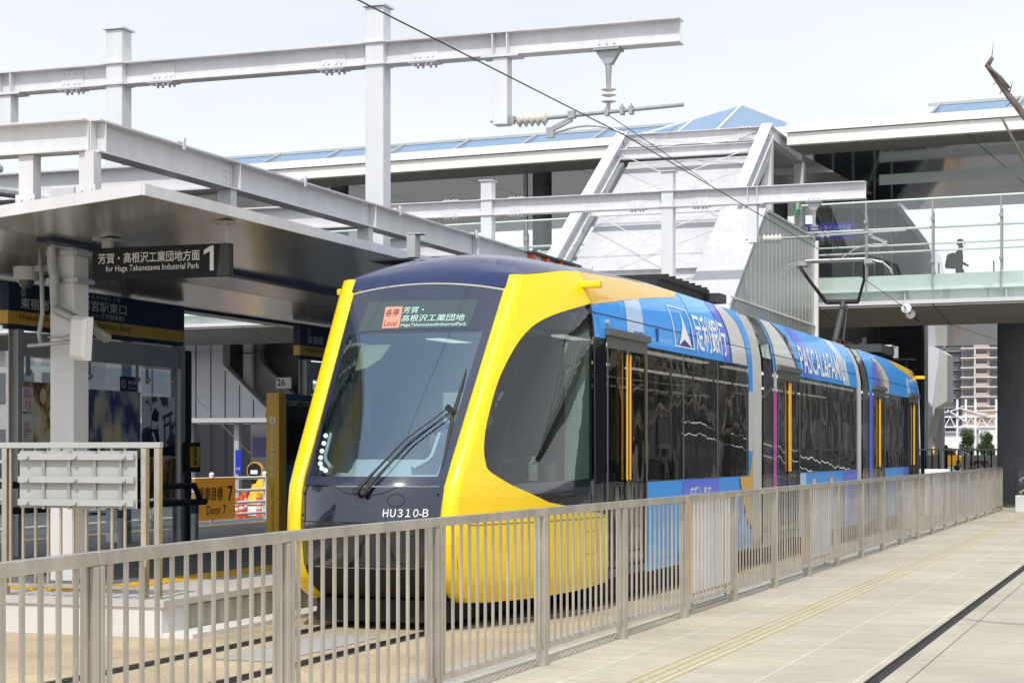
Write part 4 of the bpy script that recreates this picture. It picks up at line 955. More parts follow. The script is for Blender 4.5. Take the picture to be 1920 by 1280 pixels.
def endsection(T, near, g):
    cab(T, near)
    for sg in (1, -1):
        ops = [17.87, 19.39] if sg == 1 else [17.87, 19.39, 22.75, 24.27]
        win = [19.41, 21.0, 22.7, 24.37] if sg == 1 else [19.41, 21.05, 22.73]
        lo = [rect(19.39, 24.7, .19, 1.165)] if sg == 1 else [rect(19.39, 22.75, .19, 1.165), rect(24.27, 24.7, .19, 1.165)]
        en = [rect(24.385, 24.7, 1.165, 2.63)] if sg == 1 else [rect(24.27, 24.7, 1.165, 2.63)]
        side('side_panel', [topband(17.505, 24.7, 2.63)]+lo+en, sg, 0., M['blue'], tram, T)
        doorpart(17.87, 19.385, sg, T)
        if sg == -1: doorpart(22.755, 24.265, sg, T)
        windows(win, sg, T)
        graphics(g[sg], sg, T)
        side('panel_seam', [rect(17.51, 24.69, 2.868, 2.878)], sg, .0055, M['void'], tram, T)
        side('skirt', [rect(17.87, 24.7, .12, .19)], sg, -.05, M['void'], tram, T)
        if sg == 1 and near:
            b = MB(T); b.tube([(XC+1.31, 17.95, 2.80), (XC+1.335, 17.95, 2.80)], .025, 12); b.build('door_lamp', M['lgrey'], tram)
            b = MB(T); b.box((XC+1.27, 19.82, 2.71), (XC+1.328, 19.87, 2.85)); b.build('side_vent', M['letterblue'], tram)
    lining(17.95, 24.7, T)
    seats((20.2, 21.4, 22.6), T)
    roofmesh(19.9, 24.7, T).build('roof', M['grey'], tram, smooth=True, fix=False)
    # equipment on the roof
    b = MB(T); b.box((XC-1.1, 19.9, 3.5), (XC-.25, 21.7, 3.66)); b.build('roof_unit', M['dark'], tram)
    b = MB(T); b.box((XC-1.14, 19.85, 3.665), (XC-.28, 20.6, 3.70)); b.build('roof_unit_cover', M['cream'], tram)
    b = MB(T)
    for k in range(4): b.box((XC-.245, 19.95+k*.5, 3.66), (XC-.17, 20.03+k*.5, 3.745))
    b.build('roof_insulator', M['coneorange'], tram)
    b = MB(T); b.box((XC-.26, 19.9, 3.75), (XC-.15, 21.7, 3.775)); b.box((XC-.26, 19.9, 3.6), (XC-.15, 21.7, 3.63)); b.build('roof_busbar', M['dark'], tram)
    b = MB(T); b.box((XC+.05, 21.9, 3.5), (XC+.75, 24.4, 3.60))
    for k in range(22): b.box((XC-.02, 21.95+k*.11, 3.605), (XC+.82, 22.0+k*.11, 3.66+.012*(k % 3)))
    b.build('roof_resistor', M['black'], tram)
    b = MB(T); b.box((XC+.35, 24.35, 3.5), (XC+.95, 24.75, 3.62)); b.build('roof_junction_box', M['dark'], tram)
gA = {1: [([(17.53, 2.95), (18.8, 3.09), (20.2, 3.225), (21.27, 3.315), (21.55, 3.395)]+[(y, ze(y)) for y in (21.3, 20.5, 19.9, 19.4, 18.8, 18.2, 17.55)], 'yellow_pale'),
          ([(18.62, 2.64), (19.28, 2.64), (19.40, 3.15), (18.75, 3.08)], 'pale'), ([(21.6, 3.12), (23.0, 3.05), (23.0, 3.395), (21.6, 3.395)], 'sky'),
          ([(23.02, 2.64), (23.38, 2.64), (23.34, 3.395), (22.9, 3.395)], 'purple'), ([(23.48, 2.64), (24.36, 2.64), (24.25, 3.2), (23.95, 3.39), (23.45, 3.39)], 'palegrey'),
          ([(20.75, .20), (22.5, .20), (22.75, 1.16), (20.95, 1.16)], 'purple'), ([(19.41, .20), (20.4, .20), (20.2, .42), (19.41, .5)], 'sky'), ([(23.9, 1.16), (24.5, 1.165), (24.69, 1.5), (24.69, .45), (24.3, .62)], 'yellow_pale'), (rect(24.43, 24.69, 1.5, 2.3), 'palegrey'), ([(23.42, 2.64), (23.47, 2.64), (23.44, 3.39), (23.38, 3.39)], 'outline'), ([(24.36, 2.64), (24.40, 2.64), (24.30, 3.2), (24.0, 3.395), (23.94, 3.395), (24.25, 3.2)], 'outline'), ([(23.86, 1.16), (23.9, 1.16), (24.3, .62), (24.69, .44), (24.69, .40), (24.28, .57)], 'outline'), ([(23.3, .2), (23.7, .2), (23.85, .7), (23.6, 1.0), (23.35, .7)], 'palegrey'), ([(24.39, 1.2), (24.43, 1.2), (24.43, 2.5), (24.39, 2.5)], 'outline')],
      -1: [([(20.0, .2), (21.5, .2), (21.8, 1.16), (20.4, 1.16)], 'purple')]}
gC = {-1: [([(23.05, 2.64), (24.1, 2.64), (24.0, 3.1), (23.0, 3.25)], 'purple'), ([(22.2, 2.64), (23.6, 2.64), (23.35, 3.3), (22.7, 3.3), (22.0, 2.95)], 'palegrey'), ([(22.15, 2.64), (22.2, 2.64), (22.0, 2.95), (22.7, 3.3), (22.7, 3.34), (21.94, 2.97)], 'outline'), ([(23.6, 2.64), (23.65, 2.64), (23.4, 3.3), (23.34, 3.3)], 'outline'), ([(22.75, 2.64), (23.0, 2.64), (22.95, 3.1), (22.8, 3.25)], 'pink'), ([(19.0, 2.64), (19.5, 2.64), (19.5, 2.95), (19.1, 3.1)], 'pale'), (rect(24.3, 24.69, .3, 2.6), 'purple'), ([(19.42, .2), (20.1, .2), (20.1, 1.16), (19.42, 1.16)], 'purple'),
          ([(17.53, 2.98), (18.4, 3.09), (20.2, 3.26), (20.8, 3.39)]+[(y, ze(y)) for y in (20.5, 19.9, 19.4, 18.8, 18.2, 17.55)], 'yellow_pale'), ([(17.55, 2.64), (18.1, 2.64), (18.1, 2.9), (17.55, 2.9)], 'purple')], 1: []}
endsection(IDT, True, gA); endsection(ROT, False, gC)
# lettering of the first section
def stext(body, y0, z0, h, wd, m, sg, T, bold=.0, off=.008, n='lettering'):
    bm = text_bm(body, h, bold, wd)
    for v in bm.verts: v.co = Vector((y0+v.co.x, z0+v.co.y, 0))
    return sidemesh(bm, sg, off, T).build(n, m, tram, fix=False)
stext('足利銀行', 21.62, 2.70, .46, 1.62, M['letter'], 1, IDT, .012)
fr = [rect(20.6, 21.5, 2.70, 2.715), rect(20.6, 21.5, 3.165, 3.18), rect(20.6, 20.635, 2.715, 3.165), rect(21.465, 21.5, 2.715, 3.165)]
side('logo_frame', fr, 1, .008, M['letter'], tram, IDT)
side('logo_mark', [[(20.78, 2.715), (21.06, 2.80), (21.40, 2.715), (21.18, 2.95), (21.12, 3.15), (21.05, 2.95)]], 1, .007, M['letter'], tram, IDT)
side('logo_hill', [[(20.72, 2.718), (21.46, 2.718), (21.46, 3.0), (21.38, 2.79), (21.1, 2.79), (20.9, 2.80)]], 1, .006, M['letterblue'], tram, IDT)
for y in (18.93, 19.12): side('pictogram', [rect(y, y+.16, 2.68, 2.77)], 1, .007, M['letterblue'], tram, IDT); side('pictogram_figure', [[(y+.05, 2.69), (y+.11, 2.69), (y+.09, 2.76), (y+.06, 2.76)]], 1, .009, M['letter'], tram, IDT)
for k, s_ in enumerate(('応援します', 'まちづくり', 'あなたの')): stext(s_, 21.25, .93-.27*k, .15, 1.05-(.2 if k == 2 else 0), M['letter'], 1, IDT, .015)
# middle section
def mid():
    T = IDT
    side_sets = {1: ([28.02, 29.8, 31.5, 33.32], (26.3, 27.99)), -1: ([26.08, 27.9, 29.6, 31.38], (31.41, 33.1))}
    for sg in (1, -1):
        ys, (d0, d1) = side_sets[sg]
        pol = [topband(26.05, 33.4, 2.63), rect(ys[0]-.01, ys[-1]+.02, .19, 1.165)]
        pol += [rect(26.05, d0, .19, 2.63), rect(33.335, 33.4, .19, 2.63)] if sg == 1 else [rect(d1, 33.4, .19, 2.63)]
        side('side_panel', pol, sg, 0., M['blue'], tram, T); doorpart(d0+.01, d1-.01, sg, T); windows(ys, sg, T)
        side('panel_seam', [rect(26.06, 33.39, 2.868, 2.878)], sg, .0055, M['void'], tram, T)
        side('skirt', [rect(26.05, 33.4, .12, .19)], sg, -.05, M['void'], tram, T)
    graphics([([(26.25, 2.64), (27.9, 2.64), (27.5, 3.25), (26.9, 3.39), (26.2, 3.39)], 'palegrey'), (rect(26.07, 26.28, .95, 2.35), 'pink'), ([(26.06, .93), (26.28, .93), (26.28, .95), (26.06, .95)], 'outline'), ([(27.9, 2.64), (27.95, 2.64), (27.55, 3.25), (26.96, 3.395), (26.9, 3.39), (27.5, 3.25)], 'outline'), ([(26.2, 2.64), (26.25, 2.64), (26.2, 3.39), (26.14, 3.39)], 'outline'), (rect(26.07, 26.28, 2.36, 2.62), 'palegrey'), (rect(28.97, 29.0, .62, 1.06), 'outline'), (rect(29.35, 29.38, .62, 1.06), 'outline'), (rect(30.57, 30.6, .67, 1.06), 'outline'), (rect(30.9, 30.93, .67, 1.06), 'outline'), ([(28.4, 2.64), (29.1, 2.64), (29.0, 3.0), (28.6, 3.39), (27.9, 3.39), (28.3, 3.0)], 'purple'), ([(31.9, 2.64), (32.6, 2.64), (32.3, 3.1), (31.9, 3.39), (31.2, 3.39), (31.8, 3.0)], 'pale'), (rect(28.02, 28.5, .2, 1.16), 'pale'), (rect(31.9, 33.3, .2, 1.16), 'purple'), (rect(29.0, 29.35, .65, 1.06), 'palegrey'), (rect(30.6, 30.9, .70, 1.06), 'palegrey')], 1, T)
    stext('PASCAL&FAMILY', 28.15, 2.70, .42, 4.3, M['letter'], 1, T, .01)
    lining(25.4, 34.9, T); seats((28.6, 30.0, 31.4), T)
    roofmesh(26.05, 33.4, T).build('roof', M['grey'], tram, smooth=True, fix=False)
mid()
# gangway bellows and their black end rings
def ring(y0, y1, scale, name, m, n=1, amp=0.):
    rows = []; prof2 = [(z, lerp(W0, z)) for z in (.15, .35, 1., 1.8, 2.5, 2.8, 3.05, 3.25, 3.38)]
    path = [(w_*scale, z) for z, w_ in prof2]+[(lerp(W0, 3.40)*scale*a, 3.40+.19*(1-a*a)-.02) for a in (.8, .5, .25, 0)]
    path = path+[(-x, z) for x, z in path[-2::-1]]
    for k in range(n*2+1):
        y = y0+(y1-y0)*k/(n*2); q = 1-(amp if k % 2 else 0)
        rows.append([(XC+x*q, y, z if z < 3.2 else z-(.04*amp/.05 if k % 2 else 0)) for x, z in path])
    mb = MB().grid(rows); mb.build(name, m, tram, smooth=False)
ring(24.71, 25.42, .975, 'gangway_bellows', M['bellows'], 8, .035); ring(25.43, 26.04, .995, 'gangway_end_ring', M['black_gloss'])
ring(33.41, 34.0, .975, 'gangway_bellows', M['bellows'], 7, .035); ring(34.01, 34.69, .995, 'gangway_end_ring', M['black_gloss'])
# pantograph
pt = MB(); px0 = -6.66
pt.box((px0-.75, 37.9, 3.58), (px0+.75, 38.0, 3.64)); pt.box((px0-.75, 39.4, 3.58), (px0+.75, 39.5, 3.64)); pt.box((px0-.6, 37.9, 3.66), (px0-.54, 39.5, 3.70)); pt.box((px0+.54, 37.9, 3.66), (px0+.6, 39.5, 3.70))
pt.tube([(px0-.5, 37.95, 3.64), (px0-.5, 37.95, 3.78)], .05); pt.tube([(px0+.62, 37.95, 3.64), (px0+.62, 37.95, 3.80)], .05)
pg = pt.build('pantograph', M['dark'], tram)
pt = MB(); pt.tube([(px0-.05, 38.3, 3.7), (px0+.02, 39.0, 4.62)], .065); pt.tube([(px0+.12, 38.35, 3.72), (px0+.1, 39.0, 4.55)], .02); pt.build('lower_arm', M['dark'], pg)
pt = MB(); pt.tube([(px0-.34, 39.0, 4.63), (px0+.34, 39.0, 4.63)], .05)
for sg in (-1, 1): pt.tube([(px0+sg*.33, 39.0, 4.63), (px0+sg*(.5 if sg > 0 else .62), 38.7, 5.05), (px0+sg*(.55 if sg > 0 else .78), 38.3, 5.36)], [.035, .03, .018], 8)
pt.tube([(px0-.36, 39.0, 4.6), (px0-.82, 38.3, 5.34)], .010, 6); pt.build('upper_arm', M['black'], pg)
pt = MB()
for y in (38.15, 38.45):
    pt.tube([(px0-.62, y, 5.43), (px0+.62, y, 5.43)], .03, 8)
    for sg in (-1, 1): pt.tube([(px0+sg*.7, y, 5.42), (px0+sg*.95, y, 5.36), (px0+sg*1.1, y, 5.22), (px0+sg*1.13, y, 5.12)], .014, 8)
for sg in (-1, 1): pt.box((px0+sg*.68-.08, 38.1, 5.33), (px0+sg*.68+.08, 38.5, 5.43))
pt.build('collector_head', M['galv'], pg)
# bottle and carton on the cab desk
t = thing('spray_bottle', 'white plastic bottle standing behind the cab side window of the tram', 'bottle', (-5.86, 16.4, 1.2))
p = onX(1000, 900, -5.87)
b = MB(); b.tube([p, p+Vector((0, 0, .17)), p+Vector((0, 0, .195)), p+Vector((0, 0, .20)), p+Vector((0, 0, .235))], [.048, .048, .025, .022, .022], 14); b.build('bottle_body', M['letter'], t, smooth='auto')
p = onX(1040, 900, -5.87)
t = thing('carton', 'small grey carton beside the white bottle in the tram cab', 'carton', p)
b = MB(); b.box((p.x-.08, p.y-.08, p.z), (p.x+.02, p.y+.09, p.z+.17)); b.build('box_body', M['lgrey'], t); b = MB(); b.hexa([(p.x-.12, p.y-.16, p.z+.18), (p.x+.02, p.y-.05, p.z+.172), (p.x+.02, p.y+.1, p.z+.172), (p.x-.12, p.y+.1, p.z+.18)]+[(p.x-.12, p.y-.16, p.z+.184), (p.x+.02, p.y-.05, p.z+.176), (p.x+.02, p.y+.1, p.z+.176), (p.x-.12, p.y+.1, p.z+.184)]); b.build('lid', M['letter'], t)
# ================================================================ STATION WALKWAY (a bridge across the tracks)
TH = R(-4.3); BC, BS = math.cos(TH), math.sin(TH)
BR = lambda p: Vector((-4+p[0]*BC-p[1]*BS, 49+p[0]*BS+p[1]*BC, p[2]))
t = thing('station_walkway', 'long raised walkway with white edged roof and mirror soffit crossing behind the tram', 'walkway', (-12, 56, 0))
XL, XR = -62., 30.; GA, GB = -10.4, -5.95
def bb(name, boxes, m, parent=t, bevel=0):
    b = MB(BR)
    for a, c in boxes: b.box(a, c)
    return b.build(name, m, parent, bevel=bevel)
bb('roof_fascia', [((x0, -.02, 9.72), (x1, .2, 10.03)) for x0, x1 in ((XL, GA), (GB, XR))]+[((x0, -.1, 10.05), (x1, .2, 10.27)) for x0, x1 in ((XL, GA), (GB, XR))], M['fascia'])
bb('roof_slab', [((XL, .2, 10.0), (GA, 14.6, 10.22)), ((GB, .2, 10.0), (XR, 14.6, 10.22)), ((GA, 7, 10.0), (GB, 14.6, 10.22))], M['fascia'])
sof = []; nsof = []
x = XL
while x < XR:
    x2 = x+3.8
    outside = [(a, c) for a, c in ((x+.012, min(x2-.012, GA)), (max(x+.012, GB), x2-.012)) if c-a > .1] if (x2 > GA and x < GB) else [(x+.012, x2-.012)]
    for a, c in outside: nsof.append(((a, .2, 9.70), (c, 1.7, 9.74)))
    for y0, y1 in ((1.72, 5.9), (5.92, 10.2), (10.22, 14.6)):
        for a, c in (outside if y0 < 6 else [(x+.012, x2-.012)]): sof.append(((a, y0, 9.70), (c, y1, 9.74)))
    x = x2
bb('edge_soffit', nsof, M['msoffit']); bb('mirror_soffit', sof, M['dsoffit']); bb('soffit_backing', [((XL, .2, 9.75), (GA, 14.6, 9.80)), ((GB, .2, 9.75), (XR, 14.6, 9.80))], M['void'])
bb('smoke_curtain', [((-4.6, 5.0, 9.22), (XR, 5.03, 9.52))], M['curtain'])
bb('deck', [((XL, .35, 5.5), (XR, 12.2, 6.0))], M['kerb'])
bb('edge_girder', [((XL, .12, 5.72), (XR, .30, 6.12)), ((XL, .24, 5.44), (XR, .32, 5.70)), ((XL, .0, 5.70), (XR, .32, 5.718))], M['girder'])
b = MB(BR)
for k in range(13):
    x = -5.4+k*2.6
    b.box((x, .05, 5.45), (x+.02, .235, 5.69))
    for dx in (-.14, -.07, .09, .16):
        for z in (5.5, 5.56, 5.62): b.tube([(x+dx, .238, z), (x+dx, .222, z)], .016, 6)
b.build('girder_splice', M['girder'], t)
bb('deck_edge_trim', [((XL, -.2, 5.33), (XR, .23, 5.435))], M['white'])
b = MB(BR); x = XL
while x < XR:
    x2 = x+3.0
    b.hexa([(x+.015, -.18, 5.27), (x2-.015, -.18, 5.27), (x2-.015, 2.2, 4.92), (x+.015, 2.2, 4.92), (x+.015, -.18, 5.32), (x2-.015, -.18, 5.32), (x2-.015, 2.2, 4.97), (x+.015, 2.2, 4.97)]); x = x2
b.build('sloped_soffit', M['msoffit'], t)
b = MB(BR); x = XL
while x < XR:
    b.box((x+.015, 2.22, 4.92), (x+2.985, 12.2, 4.96)); x += 3
b.build('under_soffit', M['dsoffit'], t); bb('under_backing', [((XL, 2.2, 4.97), (XR, 12.2, 5.49)), ((XL, -.1, 5.33), (XR, 2.19, 5.331))], M['void'])
for x0, x1, st in ((-5.55, XR, 1.75), (XL, GA-.2, 2.2)):
    x = x0; bpan = MB(BR); bpost = MB(BR)
    while x < x1-.1:
        x2 = min(x+st, x1)
        bpan.box((x+.02, -.06, 5.45), (x2-.02, -.045, 8.03))
        bpost.box((x-.02, -.03, 5.45), (x+.02, .02, 8.05)); bpost.box((x-.035, .03, 6.15), (x+.035, .10, 7.72)); bpost.tube([(x, -.075, 7.55), (x, .03, 7.55)], .055, 12); bpost.tube([(x, -.075, 6.45), (x, .03, 6.45)], .055, 12)
        x = x2
    bpan.build('glass_screen', M['clear'], t); bpost.build('screen_posts', M['galv'], t)
    b = MB(BR); b.tube([(x0, .0, 8.07), (x1, .0, 8.07)], .03, 8); b.tube([(x0, .12, 7.34), (x1, .12, 7.34)], .035, 8); b.tube([(x0, .2, 6.92), (x1, .2, 6.92)], .025, 8); b.tube([(x0, .2, 6.74), (x1, .2, 6.74)], .025, 8); b.build('handrail', M['girder'], t)
bb('far_kick_rail', [((XL, 11.9, 6.0), (XR, 11.95, 6.35))], M['black']); b = MB(BR); b.tube([(XL, 11.9, 7.0), (XR, 11.9, 7.0)], .03, 8)
x = XL
while x < XR: b.box((x-.02, 11.96, 6.0), (x+.02, 12.0, 7.6)); x += 1.75
b.build('far_handrail', M['galv'], t)
bb('seat_panel', [((x, .5, 6.05), (x+.95, .56, 7.25)) for x in (-15.2, -14.0, -12.8, -16.4)], M['girder'])
for x, y in ((-22.2, 4.4), (-15.0, 4.4), (-8.9, 9.5), (-29.5, 4.4), (3.5, 9.5)):
    b = MB(BR); b.tube([(x, y, 6.0), (x, y, 9.70)], .30, 20); b.build('roof_column', M['pier'], t, smooth='auto')
    b = MB(BR); b.box((x-.62, y-.05, 6.0), (x-.5, y+.05, 9.7)); b.build('rain_pipe', M['galv'], t)
# skylights on the roof
for x0, x1 in ((-44, -10.9), (-3.2, XR)):
    b = MB(BR); b.hexa([(x0, 2.6, 10.24), (x1, 2.6, 10.24), (x1, 7.6, 10.24), (x0, 7.6, 10.24), (x0+.3, 5.05, 11.42), (x1-.3, 5.05, 11.42), (x1-.3, 5.15, 11.42), (x0+.3, 5.15, 11.42)]); b.build('skylight_glass', M['sglass'], t)
    b = MB(BR); x = x0+.1
    while x < x1: b.bar((x, 2.56, 10.30), (x+.25, 5.1, 11.47), .09, .06); x += 2.35
    b.bar((x0, 5.1, 11.46), (x1, 5.1, 11.46), .12, .08); b.build('skylight_bars', M['clad'], t)
b = MB(); P = [(-14.5, 51.0, 10.5), (-10.0, 51.0, 10.5), (-10.0, 57, 10.5), (-14.5, 57, 10.5)]; ap = (-12.2, 54, 11.75)
for i in range(4): b.face([P[i], P[(i+1) % 4], ap])
b.build('pyramid_skylight', M['sglass'], t)
b = MB(); b.box((-14.55, 50.95, 10.2), (-9.95, 57.05, 10.49)); b.build('pyramid_kerb', M['fascia'], t)
b = MB()
for p in P: b.bar(p, ap, .08, .07)
b.bar((-12.25, 50.98, 10.5), ap, .06, .05); b.bar((-13.4, 51.0, 10.5), (-13.3, 52.5, 11.12), .06, .05); b.build('pyramid_bars', M['fascia'], t)
b = MB(BR); b.tube([(-.52, 5.6, -.1), (-.52, 5.6, 4.92)], .80, 40); o = b.build('bridge_pier', M['pier'], smooth='auto'); tag(o, 'thick round dark grey pier holding up the walkway where the two white chains hang', 'pier')

t = thing('wire_anchor', 'pair of white disc insulators ending the wire under the walkway', 'insulator', (-6.95, 50.3, 5.3))
b = MB()
for k, (yy_, zz_) in enumerate(((48.6, 5.19), (49.25, 5.09))):
    c = Vector((-6.65+.02*k, yy_, zz_)); b.tube([c+Vector((0, .05, -.01)), c, c-Vector((0, .05, -.01))], [.06, .13, .05], 16)
b.build('discs', M['boardwhite'], t, smooth='auto'); b = MB(); b.tube([(-6.67, 48.3, 5.22), (-6.63, 49.25, 5.09), (-6.55, 50.3, 4.96)], .02, 8); b.build('link_rod', M['dark'], t)
# blue direction sign inside
t = thing('station_sign', 'blue direction sign with white Japanese lettering under the walkway roof', 'sign', (-9.5, 52.5, 7.5))
MB().box((-10.3, 52.5, 7.52), (-8.6, 52.6, 7.95)).build('panel', M['bluesign'], t)
MB().box((-10.22, 52.485, 7.62), (-9.95, 52.497, 7.88)).build('arrow_plate', M['letter'], t)
b = MB(); b.bar((-10.16, 52.48, 7.68), (-10.02, 52.48, 7.82), .004, .03, YP); b.bar((-10.16, 52.476, 7.67), (-10.06, 52.476, 7.67), .004, .03, ZP); b.bar((-10.16, 52.478, 7.67), (-10.16, 52.478, 7.77), .004, .03, XP); b.build('arrow', M['signblack'], t)
text('ライトラインのりば', (-9.88, 52.5, 7.75), XP, ZP, .14, M['letter'], t, .01, 1.15); text('LIGHTLINE Station', (-9.88, 52.5, 7.64), XP, ZP, .075, M['letter'], t, 0, .8)
t = thing('exit_sign', 'small green exit sign under the walkway roof', 'sign', (-10.0, 51.9, 8.2)); MB().box((-10.2, 51.9, 8.2), (-9.98, 51.95, 8.62)).build('panel', mat('exit_green', (.02, .35, .10), .4, emit=.3), t); MB().box((-10.15, 51.885, 8.3), (-10.03, 51.897, 8.5)).build('symbol', M['letter'], t)
# dark glazed stair house on the far side of the walkway
t = thing('glazed_stair_house', 'dark glazed stair house with sloping end beyond the walkway glass', 'stair house', (-9, 62.5, 0))
pts = [onY(px, py, 62.3) for px, py in ((1525, 386), (1684, 388), (1737, 458), (1752, 520), (1525, 520))]
b = MB(); b.prism(pts, (0, 4, 0)); b.build('dark_glazing', M['winglass'], t)
b = MB()
for p, q in ((pts[0], pts[1]), (pts[1], pts[2]), (pts[2], pts[3])): b.bar(p+Vector((0, -.06, 0)), q+Vector((0, -.06, 0)), .1, .16)
for px in (1562, 1600, 1640, 1672): a = onY(px, 392, 62.2); b.bar(a, (a.x, a.y, pts[4].z), .05, .05)
b.bar(onY(1525, 430, 62.2), onY(1716, 430, 62.2), .05, .05); b.bar(onY(1617, 392, 62.15), onY(1668, 520, 62.15), .06, .06); b.build('frame', M['girder'], t)

# ================================================================ SLANTED STAIR ENCLOSURE
t = thing('stair_enclosure', 'slanted white steel enclosure of the stairs from walkway down to platform', 'stair enclosure', (-12.1, 42, PZ))
XA, XB2 = -14.1, -10.15; zc = lambda y: 9.92-.66*(48-y)
n = Vector((0, -.551, .834))
for x in (XA, XB2):
    b = MB(); b.ibeam((x, 36.2, zc(36.2)), (x, 48, zc(48)), .36, .30, .02, .014, n); b.build('truss_chord', M['white'], t)
    b = MB(); d = -n*.55
    b.bar(Vector((x, 36.2, zc(36.2)))+d, Vector((x, 47.6, zc(47.6)))+d, .12, .10, n); b.bar(Vector((x, 36.2, zc(36.2)))+d*2, Vector((x, 47.4, zc(47.4)))+d*2, .05, .45, n)
    for y in (38.5, 40.4, 42.3, 44.2, 46.1): b.bar(Vector((x, y, zc(y)))-n*.18, Vector((x, y, zc(y)))+d, .06, .03, (0, .83, .55))
    for y in (38.2, 41.0, 43.8, 46.6):
        b.box((x-.16, y-.12, zc(y)-.9), (x+.16, y+.12, zc(y)-.84))
    b.build('chord_trim', M['white'], t)
    for y in (39.4, 43.7, 47.6):
        p = Vector((x, y, zc(y)))+n*.182; b = MB(); b.bar(p-Vector((0, .3, .198)), p+Vector((0, .3, .198)), .28, .012, n)
        for k in range(6):
            for dx in (-.09, .09): p = Vector((x+dx, y-.25+k*.1, zc(y-.25+k*.1)))+n*.18; b.tube([p, p+n*.03], .02, 6)
        b.build('chord_splice', M['white'], t)
    b = MB(); b.ibeam((x, 48.0, 9.86), (x, 52.6, 9.86), .34, .2); b.build('flat_chord', M['white'], t)
for y in (38.6, 41.5, 44.4, 47.2):
    b = MB(); b.ibeam((XA+.16, y, zc(y)-.05), (XB2-.16, y, zc(y)-.05), .26, .2, .016, .012); b.build('cross_beam', M['white'], t)
b = MB(); b.ibeam((XA+.16, 48.0, 9.82), (XB2-.16, 48.0, 9.82), .36, .24); b.build('top_beam', M['white'], t)
for sx in (XA+.7, XB2-.6):
    b = MB(); b.box((sx-.2, 47.97, 9.70), (sx+.2, 47.985, 9.95))
    for dx in (-.13, -.05, .05, .13):
        for z in (9.74, 9.9): b.tube([(sx+dx, 47.97, z), (sx+dx, 47.94, z)], .02, 6)
        b.tube([(sx+dx, 47.92, 10.0), (sx+dx, 47.92, 10.05)], .02, 6)
    b.build('splice_plate', M['white'], t)
b = MB()
for y0, y1 in ((38.6, 41.5), (41.5, 44.4), (44.4, 47.2), (47.2, 48.0)):
    b.tube([(XA+.15, y0, zc(y0)-.02), (XB2-.15, y1, zc(y1)-.02)], .013, 6); b.tube([(XA+.15, y1, zc(y1)-.02), (XB2-.15, y0, zc(y0)-.02)], .013, 6)
b.build('bracing_rods', M['white'], t)
yy = 36.0; k = 0
b = MB()
while yy < 47.9:
    y1 = min(yy+1.48, 48); dz = -.62
    b.hexa([(XA+.18, yy, zc(yy)+dz-.05), (XB2-.18, yy, zc(yy)+dz-.05), (XB2-.18, y1, zc(y1)+dz-.08), (XA+.18, y1, zc(y1)+dz-.08), (XA+.18, yy, zc(yy)+dz), (XB2-.18, yy, zc(yy)+dz), (XB2-.18, y1, zc(y1)+dz-.04), (XA+.18, y1, zc(y1)+dz-.04)]); yy = y1
b.build('roof_panel', M['panelwhite'], t)
b = MB(); b.box((XA+.1, 48.1, 9.60), (XB2-.1, 52.6, 9.66)); b.build('flat_roof', M['lgrey'], t)
b = MB(); b.hexa([(-13.9, 36, zc(36)-3.4), (-10.5, 36, zc(36)-3.4), (-10.5, 48.5, 5.0), (-13.9, 48.5, 5.0), (-13.9, 36, zc(36)-2.3), (-10.5, 36, zc(36)-2.3), (-10.5, 48.5, 6.9), (-13.9, 48.5, 6.9)]); b.build('escalator_shade_body', M['signnavy'], t)  # escalator body filling the enclosure, dark navy standing in for the shade inside
for y in (43.3, 47.9, 52.3):
    b = MB(); b.box((XB2-.14, y-.14, 2.), (XB2+.14, y+.14, (zc(y)-.9 if y < 47 else 9.65))); b.build('post', M['white'], t)
# landing beside it
t = thing('clad_stair', 'silver clad stair wall with sloping white end next to the slanted enclosure', 'stair', (-9.5, 44, 2))
xs0, xs1 = -9.0, -10.05
b = MB(); P = [(42.5, 7.03), (48.35, 7.03), (48.35, 2.2), (35.47, 2.2)]
b.prism([(xs1, y, z) for y, z in P], (xs0-xs1, 0, 0)); b.build('wall', M['clad'], t)
b = MB(); b.hexa([(xs1-.02, 35.4, 2.2), (xs0+.01, 35.4, 2.2), (xs0+.01, 42.44, 7.07), (xs1-.02, 42.44, 7.07), (xs1-.02, 35.33, 2.26), (xs0+.01, 35.33, 2.26), (xs0+.01, 42.36, 7.12), (xs1-.02, 42.36, 7.12)]); b.build('sloping_cover', M['panelwhite'], t)
b = MB(); b.box((xs1, 42.5, 7.035), (xs0+.04, 48.35, 7.10)); b.build('coping', M['clad'], t)
b = MB(); b.box((xs0+.002, 38.6, 4.76), (xs0+.04, 48.4, 4.80)); b.box((xs0+.002, 48.36, 4.2), (xs0+.10, 48.5, 7.0))
for k in range(26):
    y = 36.6+k*.46; zt_ = min(7.03, 2.2+(y-35.47)*.687)
    b.box((xs0+.001, y, 2.2), (xs0+.004, y+.012, zt_-.02))
b.build('seam_strips', M['fascia'], t)

